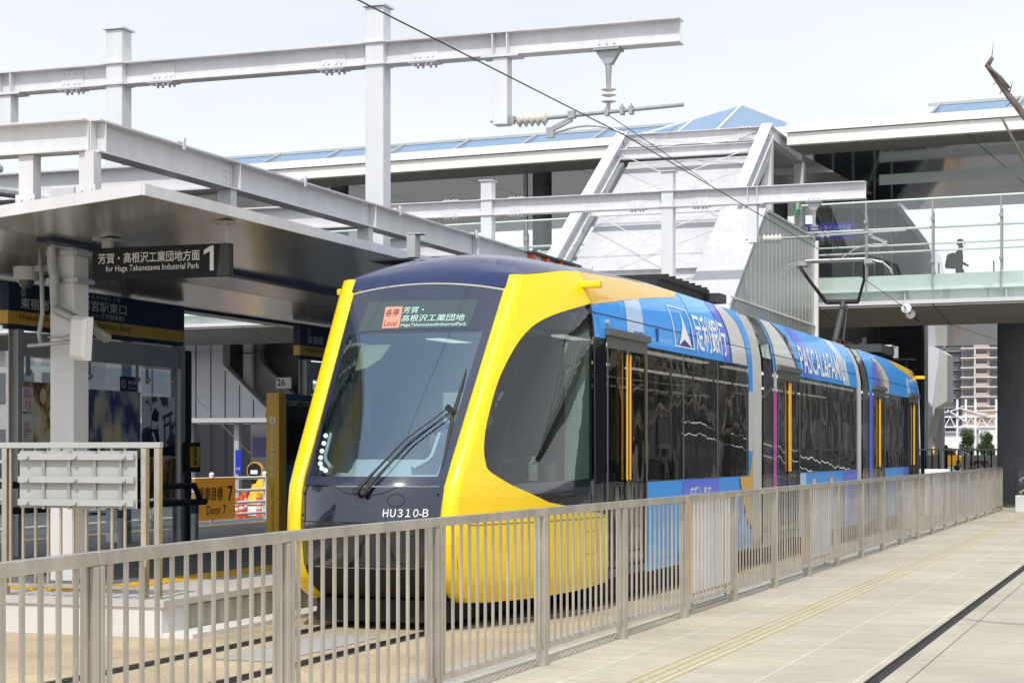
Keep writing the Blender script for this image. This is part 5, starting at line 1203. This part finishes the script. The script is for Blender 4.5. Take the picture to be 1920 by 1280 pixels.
# ================================================================ UNDER AND BEHIND THE WALKWAY
def plate(name, pts, Y, m, parent, th=.3):
    b = MB(); b.prism([onY(px, py, Y) for px, py in pts], (0, th, 0)); return b.build(name, m, parent)
t = thing('stair_wall', 'lilac white panelled stair wall under the walkway behind the platform', 'stair wall', (-30, 57, -.1))
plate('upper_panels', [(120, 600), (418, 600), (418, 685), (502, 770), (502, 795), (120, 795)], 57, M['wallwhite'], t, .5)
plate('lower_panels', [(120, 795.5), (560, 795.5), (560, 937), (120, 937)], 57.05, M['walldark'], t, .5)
b = MB()
for px in (205, 240, 285, 322, 367, 395, 422, 449, 475, 499):
    a = onY(px, 600 if px < 420 else 685+(px-418), 56.98); c = onY(px, 936, 56.98); b.bar(a, c, .03, .01, YP)
b.build('panel_joints', M['dark'], t)
b = MB(); b.bar(onY(418, 685, 56.95), onY(503, 771, 56.95), .1, .12, YP); b.bar(onY(366, 745, 56.95), onY(470, 850, 56.95), .02, .03, YP); b.build('stair_edge', M['fascia'], t)
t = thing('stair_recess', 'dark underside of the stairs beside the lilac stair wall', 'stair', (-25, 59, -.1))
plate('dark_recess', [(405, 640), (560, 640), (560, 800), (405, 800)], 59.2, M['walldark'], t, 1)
plate('parapet', [(470, 600), (492, 680), (545, 735), (545, 800), (500, 800), (470, 720)], 58.3, M['grey'], t, .3)
t = thing('white_column', 'slim white round column in front of the dark stair recess', 'column', onY(466, 900, 57.9)); a = onY(466, 660, 57.9); b = MB(); b.tube([(a.x, a.y, -.1), (a.x, a.y, 4.9)], .19, 14); b.build('shaft', M['fascia'], t)
t = thing('bus_shelter', 'thin flat roofed bus shelter on grey posts behind the platform', 'shelter', (-26, 52, -.13))
a = onY(355, 790, 52); c = onY(505, 790, 52)
b = MB(); b.box((a.x-6, 51, 2.38), (c.x+1, 53.2, 2.52)); b.build('roof', M['lgrey'], t)
for px, w_ in ((446, .17), (362, .06)):
    p = onY(px, 900, 51.5); b = MB(); b.box((p.x-w_/2, 51.4, -.13), (p.x+w_/2, 51.6, 2.37)); b.build('post', M['grey'], t)
p = onY(446, 843, 51.35); z1 = p.z; z0 = onY(446, 887, 51.35).z; b = MB(); b.box((p.x-.095, 51.36, z0), (p.x+.095, 51.395, z1)); b.build('blue_band', M['bluesign'], t)
text('のりば', (p.x, 51.36, z0+.1), XP, ZP, .1, M['letter'], t, 0, .15, 'CENTER')
t = thing('bus_stop_sign', 'round black bus stop sign on a yellow cone shaped base', 'bus stop', onY(479, 939, 51)); p = onY(479, 939, 51); z0 = -.13
b = MB(); b.tube([(p.x, 51, z0), (p.x, 51, z0+.06), (p.x, 51, z0+.62)], [.30, .28, .09], 18); b.build('base', M['poleyellow'], t, smooth='auto')
b = MB(); b.tube([(p.x, 51, z0+.6), (p.x, 51, 1.0)], .03); b.box((p.x-.14, 50.97, .46), (p.x+.14, 51.03, .74)); b.build('stem', M['signblack'], t)
zc_ = onY(479, 882, 51).z; b = MB(); b.tube([(p.x, 50.94, zc_), (p.x, 51.06, zc_)], .27, 24); b.build('rim', M['poleyellow'], t); b = MB(); b.tube([(p.x, 50.92, zc_), (p.x, 50.938, zc_)], .24, 24); b.build('disc', M['signblack'], t)
b = MB(); b.box((p.x-.12, 50.905, zc_-.1), (p.x+.12, 50.918, zc_+.02)); b.build('bus_symbol', M['letter'], t)
t = thing('timetable_board', 'white and violet timetable board against the dark panels', 'board', onY(488, 930, 54)); p = onY(488, 880, 54)
MB().box((p.x-.35, 54, -.1), (p.x+.35, 54.06, 2.35)).build('panel', M['lgrey'], t); MB().box((p.x-.28, 53.985, 1.3), (p.x+.28, 53.998, 1.95)).build('notice', mat('violet_notice', (.20, .18, .42), .5), t)
t = thing('yellow_lamp', 'round yellow reflector lamp beside the information pillar', 'lamp', onY(496, 930, 44)); p = onY(496, 909, 44)
b = MB(); b.tube([(p.x, 43.95, p.z), (p.x, 44.05, p.z)], .23, 20); b.build('lens', mat('reflector_yellow', (.85, .62, .02), .3), t); b = MB(); b.tube([(p.x, 44, -.13), (p.x, 44, p.z-.2)], .03); b.build('stem', M['boardwhite'], t)
for i, (px, py, h, lab) in enumerate(((443, 967, .32, 'short orange and white rubber pole partly behind the Door 7 board'), (453, 968, .36, 'orange and white rubber pole in front of the tallest one'), (459, 968.5, .44, 'tallest orange and white rubber pole of the group by the road'), (486, 966, .30, 'orange and white rubber pole standing alone by the concrete block'))):
    p = onY(px, py, 40+.4*i); t = thing('rubber_pole', lab, 'traffic pole', (p.x, p.y, -.13), 'orange rubber poles by the road')
    b = MB(); b.tube([(p.x, p.y, -.13), (p.x, p.y, -.10)], .14, 14); b.tube([(p.x, p.y, -.10), (p.x, p.y, -.10+h+.15)], .07, 14); b.build('pole', M['coneorange'], t)
    b = MB()
    for f in (.35, .62): b.tube([(p.x, p.y, -.1+(h+.15)*f), (p.x, p.y, -.1+(h+.15)*f+.07)], .073, 14)
    b.build('white_bands', M['conewhite'], t)
p = onY(486, 965, 42); b = MB(); b.hexa([(p.x-.3, 41.7, -.13), (p.x+.8, 41.7, -.13), (p.x+.8, 42.3, -.13), (p.x-.3, 42.3, -.13), (p.x-.22, 41.8, .1), (p.x+.72, 41.8, .1), (p.x+.72, 42.2, .1), (p.x-.22, 42.2, .1)]); tag(b.build('concrete_block', M['newconcrete'], bevel=.03), 'pale concrete block on the road between the rubber poles', 'block')
t = thing('number_sign', 'small white sign with a black number above the information pillar', 'sign', onY(532, 716, 58)); p = onY(532, 716, 57.5); MB().box((p.x-.30, 57.5, p.z-.22), (p.x+.28, 57.55, p.z+.16)).build('panel', M['letter'], t); text('26', (p.x-.1, 57.5, p.z-.13), XP, ZP, .24, M['letterdark'], t, .02, .30, 'CENTER')

def car(name, label, p, yaw, paint):
    t = thing(name, label, 'car' if name == 'car' else 'van', p)
    Mx = Matrix.Translation(p) @ Matrix.Rotation(yaw, 4, 'Z'); X = lambda q: Mx @ Vector(q)
    b = MB(X); pr = [(-2.1, .25), (2.1, .25), (2.15, .6), (2.0, .78), (1.2, .9), (.5, 1.36), (-1.2, 1.40), (-2.05, .95), (-2.15, .6)]
    b.prism([(x, -.82, z) for x, z in pr], (0, 1.64, 0)); b.build('body', paint, t, bevel=.05)
    for s in (-1, 1):
        b = MB(X); b.prism([(1.0, s*.825, .93), (.46, s*.825, 1.29), (-.3, s*.825, 1.32), (-.3, s*.825, .93)], (0, s*.008, 0)); b.build('window', M['black_gloss'], t)
        b = MB(X); b.prism([(-.36, s*.825, .93), (-.36, s*.825, 1.32), (-1.15, s*.825, 1.33), (-1.8, s*.825, .97)], (0, s*.008, 0)); b.build('window', M['black_gloss'], t)
        for x in (-1.3, 1.3):
            b = MB(X); b.tube([(x, s*.68, .32), (x, s*.84, .32)], .32, 20); w_ = b.build('wheel', M['black'], t); b = MB(X); b.tube([(x, s*.842, .32), (x, s*.85, .32)], .19, 14); b.build('rim', M['galv'], w_)
        b = MB(X); b.box((2.06, s*.6-.15, .58), (2.16, s*.6+.15, .70)); b.build('headlight', M['letter'], t)
        b = MB(X); b.box((-2.17, s*.6-.15, .7), (-2.07, s*.6+.15, .88)); b.build('tail_light', M['letterred'], t)
    return t
p = onY(70, 960, 41); car('car', 'silver car parked on the road behind the platform glass', Vector((p.x, 41, -.13)), R(8), M['carsilver'])
p = onY(1746, 845, 110); car('van', 'yellow vehicle far behind the black picket fence', Vector((p.x, 112, .35)), R(70), M['poleyellow'])

# ---- right background
t = thing('station_facade', 'dark glazed station front in shade under the walkway', 'station front', (-14, 66, -.1))
MB().box((-22, 66, -.1), (-8.4, 67, 5.3)).build('wall', M['winglass'], t)
b = MB()
for k in range(10): b.box((-22+k*1.5, 65.95, -.1), (-21.94+k*1.5, 65.998, 5.3))
for z in (1.2, 2.6, 3.6, 4.3): b.box((-22, 65.96, z), (-8.4, 65.99, z+.05))
b.build('mullions', M['dark'], t)
t = thing('folded_pier', 'pale grey folded pier leaning under the walkway behind the tram tail', 'pier', onY(1745, 925, 70))
plate('front_shaft', [(1731, 640), (1762, 655), (1741, 822), (1740, 945), (1727, 945)], 70, M['wallwhite'], t, 1.2)
plate('head', [(1762.5, 655), (1776, 664), (1776, 752), (1753, 765), (1742.5, 820)], 70.1, mat('pier_grey', (.62, .62, .63), .5), t, 2.0)
plate('rear_leg', [(1753.5, 766), (1766, 752.5), (1768, 920), (1751, 920)], 72.3, M['grey'], t, .8)
t = thing('picket_fence', 'black picket fence with a pale top rail across the end of the track', 'fence', (-5, 65, -.1))
b = MB(); b.box((-12, 64.97, 1.52), (6, 65.03, 1.58)); b.build('top_rail', M['galv'], t)
b = MB(); x = -12.
while x < 6: b.box((x, 64.99, -.1), (x+.05, 65.01, 1.515)); x += .22
b.box((-12, 65.011, .2), (6, 65.03, .26)); b.box((-12, 65.011, .62), (6, 65.03, .68)); b.build('pickets', M['black'], t)
for k in range(9): b = MB(); b.box((-12+k*2.2, 65.035, -.1), (-11.9+k*2.2, 65.1, 1.7)); b.build('post', M['black'], t)
t = thing('mural_boards', 'white boards with colourful prints behind the black picket fence', 'mural', (-5, 67.5, -.1))
mm = poster_mat('mural_print', 'race', 9); mm.node_tree.nodes['Mapping'].inputs['Scale'].default_value = (.9, .9, .9)
b = MB()
for k in range(6): b.box((-9.6+k*2.3, 67.5, -.1), (-8.0+k*2.3, 67.55, 1.35))
b.build('boards', M['boardwhite'], t)
b = MB()
for k in range(6): b.box((-9.3+k*2.3, 67.48, .45), (-8.6+k*2.3, 67.498, 1.15))
b.build('prints', mm, t)
b = MB(); b.box((-8.9, 46.0, -.1), (-7.6, 46.2, 1.06)); p0_ = onY(1733, 884, 47); p1_ = onY(1780, 884, 47); b.bm.clear(); b.box((p0_.x, 47, -.1), (p1_.x, 47.3, onY(1750, 879, 47).z)); tag(b.build('track_barrier', M['boardwhite'], bevel=.03), 'low white barrier just beyond the tram tail', 'barrier')
# apartment blocks far off
def block(label, pxa, pxb, Y, wall, slab, bal, win, dy=0):
    a = onY(pxa, 700, Y); c = onY(pxb, 700, Y); t = thing('apartment_block', label, 'apartment block', (a.x, Y, -.1), 'apartment blocks far behind the railway'); wd = c.x-a.x
    MB().box((a.x, Y, -.1), (c.x, Y+14, 46)).build('wall', wall, t)
    for k in range(15):
        z = 3.2+k*2.9
        b = MB(); b.box((a.x-.3, Y-1.6, z-.12), (c.x+.3, Y-.02, z+.14)); b.build('balcony_slab', slab, t)
        nb = max(1, int(wd//6))
        for i in range(nb):
            x = a.x+wd*(i+.5)/nb; q = wd/nb
            b = MB(); b.box((x-q*.05 if bal else x-q*.48, Y-1.65, z+.145), (x+q*.45 if bal else x+q*.48, Y-1.55, z+1.15)); b.build('balcony_front', wall if bal else win, t)
            for s_ in (-.28, .22):
                if k > 3:
                    b = MB(); b.box((x+q*s_-q*.2, Y-.06, z+.2), (x+q*s_+q*.2, Y-.02, z+2.2)); b.build('window', M['winglass'], t)
            b = MB(); b.box((x-q*.03, Y-1.5, z+.15), (x+q*.01, Y-.1, z+2.75)); b.build('balcony_divider', slab, t)
block('tan tiled apartment block with pale balconies left of the dark pier', 1804, 1906, 570, M['brown'], M['fascia'], True, M['winglass'])
block('blue grey apartment block with dark balconies left of the tan one', 1742, 1803, 585, M['slate'], M['lgrey'], False, M['walldark'])
t = thing('railway_gantry', 'white lattice railway gantry in front of the apartment blocks', 'railway gantry', (-30, 240, -.1))
b = MB(); Y = 240.
xa_, xb_ = onY(1752, 790, Y).x, onY(1915, 790, Y).x; zA, zB = onY(1800, 781, Y).z, onY(1800, 800, Y).z
b.bar((xa_, Y, zA), (xb_, Y, zA), .2, .2); b.bar((xa_, Y, zB), (xb_, Y, zB), .2, .2); k = 0; x = xa_
while x < xb_:
    b.bar((x, Y, zB), (x+.65, Y, zA), .10, .10); b.bar((x+.65, Y, zA), (x+1.3, Y, zB), .10, .10); x += 1.3
b.build('lattice_beam', M['boardwhite'], t)
for px in (1764, 1795, 1811, 1829, 1868): p = onY(px, 790, Y); b = MB(); b.bar((p.x, Y, -.1), (p.x, Y, zA+2.2), .24, .24); b.build('mast', M['boardwhite'], t)
b = MB()
for px, py, qx, qy in ((1764, 775, 1800, 765), (1800, 765, 1850, 778), (1776, 768, 1812, 790), (1829, 770, 1870, 768), (1811, 808, 1829, 816)): b.bar(onY(px, py, Y-.3), onY(qx, qy, Y-.3), .14, .14)
b.build('brackets', M['boardwhite'], t)
for i, (pa_, pb_, y0, Y, m, lab) in enumerate(((1768, 1806, 812, 300, 'boardwhite', 'low white building behind the railway, left one'), (1835, 1872, 800, 320, 'fascia', 'low white building behind the railway, right beside the dark pier'), (1800, 1840, 806, 340, 'kerb', 'low grey building between the two white ones'))):
    a = onY(pa_, y0, Y); c = onY(pb_, y0, Y); t = thing('low_building', lab, 'building', (a.x, Y, -.1)); MB().box((a.x, Y, -.1), (c.x, Y+12, a.z)).build('wall', M[m], t)
    b = MB(); b.box((a.x-.4, Y-.4, a.z+.01), (c.x+.4, Y+12.4, a.z+.35)); b.build('roof', M['grey'], t)
    for k in range(3): x = a.x+(c.x-a.x)*(k+.3)/3; b = MB(); b.box((x, Y-.05, .8), (x+.7, Y-.01, 1.9)); b.build('window', M['winglass'], t)
def leaftree(label, px, py0, py1, wpx, Y, seed):
    rnd = random.Random(seed); base = onY(px, 845, Y); top = onY(px, py0, Y).z; k = Y/(CA+(px-960)/3475*SA)/3475; r = wpx*k/1.5
    t = thing('tree', label, 'tree', (base.x, Y, -.1)); b = MB(); b.tube([(base.x, Y, -.1), (base.x+.05, Y, top*.5), (base.x, Y, top*.9)], [r*.10, r*.07, r*.02], 8); b.build('trunk', M['bark'], t)
    b = MB(); zb_ = onY(px, py1, Y).z; n = 3600
    cl = [(rnd.uniform(-.7, .7), rnd.uniform(-.7, .7), rnd.uniform(.0, .85), rnd.uniform(.32, .6)) for _ in range(16)]
    for _ in range(n):
        cx, cy, cz, cr = rnd.choice(cl); f = 1-.65*cz
        d = Vector((rnd.gauss(0, 1), rnd.gauss(0, 1), rnd.gauss(0, 1))).normalized()*cr*rnd.uniform(.6, 1.05)
        c = Vector((base.x+(cx*f+d.x)*r, Y+(cy*f+d.y)*r, zb_+(cz+d.z*.5)*(top-zb_)))
        u = Vector((rnd.gauss(0, 1), rnd.gauss(0, 1), rnd.gauss(0, 1))).normalized(); v = u.orthogonal().normalized(); s_ = r*.085
        b.face([c+u*s_, c+v*s_*.6, c-u*s_, c-v*s_*.6])
    b.build('crown', M['leaf'], t, fix=False)
leaftree('dark conifer like tree beyond the black fence, left of the other', 1812, 803, 850, 27, 200, 3)
leaftree('rounder green tree beyond the black fence, near the dark pier', 1850, 810, 850, 26, 200, 5)
t = thing('white_shed', 'sunlit white building seen through the gap beside the stairs', 'building', (-40, 130, -.1)); a = onY(470, 640, 130); c = onY(640, 700, 130); MB().box((a.x, 130, -.1), (c.x, 140, a.z-1)).build('wall', M['fascia'], t); MB().box((a.x, 129.9, onY(500, 712, 130).z), (c.x, 129.98, onY(500, 706, 130).z)).build('ledge', M['grey'], t); MB().box((a.x, 129.85, -.1), (c.x, 129.97, onY(500, 720, 130).z)).build('lower_wall', M['kerb'], t)

t = thing('street_building', 'plain grey building across the road at the far left behind the windbreak', 'building', (-75, 95, -.13))
a = onY(-250, 700, 95); c = onY(330, 700, 95); MB().box((a.x, 95, -.13), (c.x, 105, 14)).build('wall', M['kerb'], t)
for k in range(9):
    for z in (1.0, 4.4, 7.8): b = MB(); b.box((a.x+.8+k*2., 94.93, z), (a.x+2.2+k*2., 94.99, z+1.8)); b.build('window', M['winglass'], t)
# ---- ramp wall and chains at the right edge
t = thing('ramp_wall', 'grey ramp parapet with steel handrails on a pale plinth at the right edge', 'ramp', (-2.6, 47, 0))
p = onX(1905, 930, -3.2); b = MB(); q = onY(1906, 956, 47.0)
b.box((q.x, 46.6, 0), (q.x+5, 47.2, .42)); b.build('plinth', M['newconcrete'], t, bevel=.02)
b = MB(); b.hexa([(q.x+.06, 46.85, .425), (q.x+5, 46.85, .425), (q.x+5, 46.95, .425), (q.x+.06, 46.95, .425), (q.x+.06, 46.85, 1.02), (q.x+5, 46.85, 2.6), (q.x+5, 46.95, 2.6), (q.x+.06, 46.95, 1.02)]); b.build('parapet', M['dark'], t)
b = MB()
for z in (.55, .85): b.tube([(q.x+5, 46.7, z+1.5), (q.x+.2, 46.7, z), (q.x+.1, 46.7, z-.06), (q.x+.14, 46.75, z-.1)], .022, 8)
b.build('handrail', M['galv'], t)
for z, lab in ((.78, 'upper white chain between the dark pier and the ramp parapet'), (.34, 'lower white chain between the dark pier and the ramp parapet')):
    b = MB(); pts = []
    for k in range(15): f = k/14.; pts.append((-3.6+(q.x+3.7)*f, 50.5-3.4*f, z-.10*math.sin(math.pi*f)))
    b.tube(pts, .022, 6); tag(b.build('barrier_chain', M['boardwhite']), lab, 'chain', 'chains by the pier')
b = MB()
rnd = random.Random(2)
for _ in range(160):
    c = Vector((rnd.uniform(-4.4, -3.2), rnd.uniform(50.5, 52), 0)); h = rnd.uniform(.05, .2); d = rnd.uniform(0, 6.3); e = Vector((math.cos(d)*.02, math.sin(d)*.02, 0)); b.face([c-e, c+e, c+Vector((rnd.uniform(-.06, .06), rnd.uniform(-.06, .06), h))])
struct(b.build('weeds', M['leaf'], fix=False), 'tufts of weeds at the foot of the dark pier', 'weeds', 'stuff')

# ================================================================ BARE TREES ON THE PAVEMENT
def baretree(label, base, h, seed, limbs=None):
    rnd = random.Random(seed); base = Vector(base); t = thing('bare_tree', label, 'tree', base, 'bare trees along the pavement')
    top = base+Vector((rnd.uniform(-.2, .2), rnd.uniform(-.2, .2), h*.28)); b = MB(); b.tube([base, base.lerp(top, .4)+Vector((.05, 0, 0)), top], [.16, .13, .10], 10); b.build('trunk', M['bark'], t, smooth=True)
    b = MB()
    def grow(p, d, l, r, n):
        pts = [p]; q = p.copy()
        for k in range(3): d = (d+Vector((rnd.gauss(0, .16), rnd.gauss(0, .16), .07))).normalized(); q = q+d*l/3; pts.append(q.copy())
        b.tube(pts, [r, r*.85, r*.7, r*.55], 6)
        if n > 0:
            for _ in range(rnd.choice((2, 3))): grow(pts[rnd.choice((2, 3))], (d+Vector((rnd.gauss(0, .6), rnd.gauss(0, .6), rnd.gauss(.1, .3)))).normalized(), l*rnd.uniform(.6, .85), r*.58, n-1)
    if limbs: limbs(b)
    else:
        for k in range(5): a = k*1.26+rnd.random(); grow(top, Vector((math.cos(a)*.7, math.sin(a)*.7, .8)).normalized(), h*.28, .07, 3)
    b.build('branches', M['bark'], t, smooth=True); return t
def prun(b):
    e0, e1, e2 = onY(1925, 222, 14), onY(1888, 175, 14), onY(1850, 121, 14)
    b.tube([(.25, 14.2, 3.0), e0+Vector((.35, .05, -.35)), e0, e1, e2], [.08, .045, .028, .023, .019], 10)
    b.tube([e1+Vector((.02, -.03, .03)), e1+Vector((-.04, -.045, .11)), e2+Vector((.02, -.03, -.03))], .011, 6); b.tube([e2+Vector((.0, 0, -.02)), onY(1861, 108, 14)], [.02, .014], 8); b.tube([onY(1859, 112, 14), onY(1863, 78, 14)], [.004, .001], 5)
    for px, py, qx, qy in ((1875, 150, 1862, 160), (1893, 172, 1899, 152), (1898, 190, 1886, 200), (1905, 196, 1913, 178), (1868, 140, 1858, 141), (1880, 165, 1874, 178)): b.tube([onY(px, py, 14), onY(qx, qy, 14)], [.006, .002], 5)
    f0, f1 = onY(1930, 318, 14.1), onY(1878, 221, 14.1)
    b.tube([(.25, 14.2, 2.6), f0, onY(1905, 272, 14.1), f1], [.05, .015, .011, .009], 8)
baretree('pruned bare tree whose cut branch leans into the sky at the right edge', (.3, 14.2, 0), 5.4, 1, prun)
baretree('bare tree out on the pavement mirrored in the tram windows, nearer one', (1.4, 43.2, 0), 6.5, 4)
baretree('bare tree out on the pavement mirrored in the tram windows, farther one', (.2, 46.3, 0), 6.5, 8)
t = thing('office_building', 'brown grey office block across the pavement mirrored in the tram windows', 'building', (14, 75, 0))
MB().box((7, 62, 0), (22, 230, 20)).build('wall', mat('brown_grey_render', (.06, .054, .046), .7, var=.08, vs=.3), t)
for k in range(20): b = MB(); b.box((6.86, 62.6+k*4, 0), (6.995, 63.2+k*4, 20)); b.build('facade_pier', M['kerb'], t)
for k in range(14):
    for z in (1.2, 4.6, 8.): b = MB(); b.box((6.93, 63.5+k*8, z), (6.99, 67.2+k*8, z+2)); b.build('window', M['dark'], t)

# ================================================================ PEOPLE
def figure(label, loc, yaw, pose, top, bot, sc_=1., hairm=None, pack=False):
    J = {}
    if pose == 'walk':
        J = dict(pel=(0, 0, .93), wst=(0, 0, 1.08), chs=(0, .01, 1.30), nck=(0, .03, 1.47), hd0=(0, .05, 1.56), hd1=(0, .06, 1.66),
            lh=(-.10, 0, .90), lk=(-.10, .16, .50), la=(-.10, .14, .09), lt=(-.10, .30, .04), rh=(.10, 0, .90), rk=(.10, -.02, .50), ra=(.10, -.28, .12), rt=(.10, -.18, .04),
            ls=(-.19, 0, 1.40), le=(-.24, -.08, 1.14), lw=(-.23, .06, .92), lf=(-.22, .10, .80), rs=(.19, 0, 1.40), re=(.24, .06, 1.14), rw=(.22, .24, 1.02), rf=(.20, .32, .98))
    else:
        J = dict(pel=(0, 0, .48), wst=(0, 0, .64), chs=(0, .0, .88), nck=(0, .02, 1.05), hd0=(0, .04, 1.14), hd1=(0, .05, 1.24),
            lh=(-.10, .04, .47), lk=(-.12, .44, .48), la=(-.12, .44, .09), lt=(-.12, .58, .04), rh=(.10, .04, .47), rk=(.12, .44, .48), ra=(.12, .44, .09), rt=(.12, .58, .04),
            ls=(-.19, 0, .98), le=(-.23, .06, .72), lw=(-.12, .28, .60), lf=(-.06, .36, .58), rs=(.19, 0, .98), re=(.23, .06, .72), rw=(.12, .28, .60), rf=(.06, .36, .58))
    rad = dict(pel=.145, wst=.13, chs=.15, nck=.058, hd0=.075, hd1=.098, lh=.09, lk=.062, la=.045, lt=.035, rh=.09, rk=.062, ra=.045, rt=.035, ls=.07, le=.05, lw=.036, lf=.035, rs=.07, re=.05, rw=.036, rf=.035)
    E = [('pel', 'wst'), ('wst', 'chs'), ('chs', 'nck'), ('nck', 'hd0'), ('hd0', 'hd1'), ('pel', 'lh'), ('lh', 'lk'), ('lk', 'la'), ('la', 'lt'), ('pel', 'rh'), ('rh', 'rk'), ('rk', 'ra'), ('ra', 'rt'), ('chs', 'ls'), ('ls', 'le'), ('le', 'lw'), ('lw', 'lf'), ('chs', 'rs'), ('rs', 're'), ('re', 'rw'), ('rw', 'rf')]
    ks = list(J); me = bpy.data.meshes.new('person'); me.from_pydata([J[k] for k in ks], [(ks.index(a), ks.index(c)) for a, c in E], [])
    o = bpy.data.objects.new('tmp', me); col.objects.link(o); m = o.modifiers.new('s', 'SKIN'); o.modifiers.new('u', 'SUBSURF').levels = 2
    for k, v in zip(ks, me.skin_vertices[0].data): v.radius = (rad[k], rad[k]*(.9 if k in ('pel', 'wst', 'chs') else 1)); v.use_root = k == 'pel'
    dg = bpy.context.evaluated_depsgraph_get(); me2 = bpy.data.meshes.new_from_object(o.evaluated_get(dg)); bpy.data.objects.remove(o)
    me2.name = 'person'; me2.materials.clear()
    for x in (top, bot, M['skin'], M['black']): me2.materials.append(x)
    zneck = J['nck'][2]; zp = J['pel'][2]+.02
    for p in me2.polygons:
        c = p.center; i = 0; p.use_smooth = True
        if c.z > zneck+.01: i = 2
        elif (pose == 'walk' and c.z < zp-.06 and abs(c.x) < .20) or (pose != 'walk' and c.z < .56 and c.y < .7 and (abs(c.x) > .02) and c.z < .54): i = 1
        if c.z < .08: i = 3
        for k in ('lf', 'rf'):
            if (c-Vector(J[k])).length < .075: i = 2
        p.material_index = i
    b = bpy.data.objects.new('person', me2); col.objects.link(b); b.location = loc; b.rotation_euler = (0, 0, yaw); b.scale = (sc_,)*3; tag(b, label, 'person')
    # hair and a nose as children
    hd = Vector(J['hd1'])
    hb = MB(); hb.ball(hd+Vector((0, -.025, .035)), .112, 14, (.92, 1.0, .95)); bm = hb.bm
    bmesh.ops.delete(bm, geom=[v for v in bm.verts if v.co.y > hd.y+.03 and v.co.z < hd.z+.06], context='VERTS')
    me3 = bpy.data.meshes.new('hair'); bm.to_mesh(me3); bm.free(); me3.materials.append(hairm or M['hair']); h = bpy.data.objects.new('hair', me3); col.objects.link(h); h.parent = b
    for p in me3.polygons: p.use_smooth = True
    nb = MB(); nb.ball(hd+Vector((0, .105, -.02)), .02, 8, (.8, 1.1, 1.2)); me4 = bpy.data.meshes.new('nose'); nb.bm.to_mesh(me4); nb.bm.free(); me4.materials.append(M['skin']); q = bpy.data.objects.new('nose', me4); col.objects.link(q); q.parent = b
    return b
p = onY(1798, 470, 57.0); figure('person in dark coat walking right along the walkway with a backpack', (p.x, 57.0, 6.0), R(-94), 'walk', M['navycloth'], M['navycloth'], 1.04)
b = MB(); b.hexa([(p.x-.42, 56.82, 7.0), (p.x-.10, 56.82, 6.98), (p.x-.10, 57.18, 6.98), (p.x-.42, 57.18, 7.0), (p.x-.34, 56.84, 7.42), (p.x-.10, 56.84, 7.47), (p.x-.10, 57.16, 7.47), (p.x-.34, 57.16, 7.42)]); tag(b.build('backpack', M['blackcloth'], bevel=.07), 'black backpack on the walking person on the walkway', 'backpack')
p = onX(1246, 850, -5.95); figure('seated passenger with pale hair behind the first tram window', (-5.95, p.y, .22), R(175), 'sit', M['greycloth'], M['navycloth'], 1., M['palegrey'])
p = onX(1511, 850, -5.95); figure('seated passenger in teal jacket behind the middle section window', (-5.95, p.y, .22), R(5), 'sit', M['tealcloth'], M['blackcloth'], 1.)
p = onX(1556, 850, -5.95); figure('seated passenger in black clothes behind the middle section window', (-5.95, p.y, .22), R(5), 'sit', M['blackcloth'], M['blackcloth'], 1.)
figure('tram driver in dark uniform sitting in the cab', (XC-.02, 16.72, .42), R(180), 'sit', M['navycloth'], M['navycloth'], 1.)
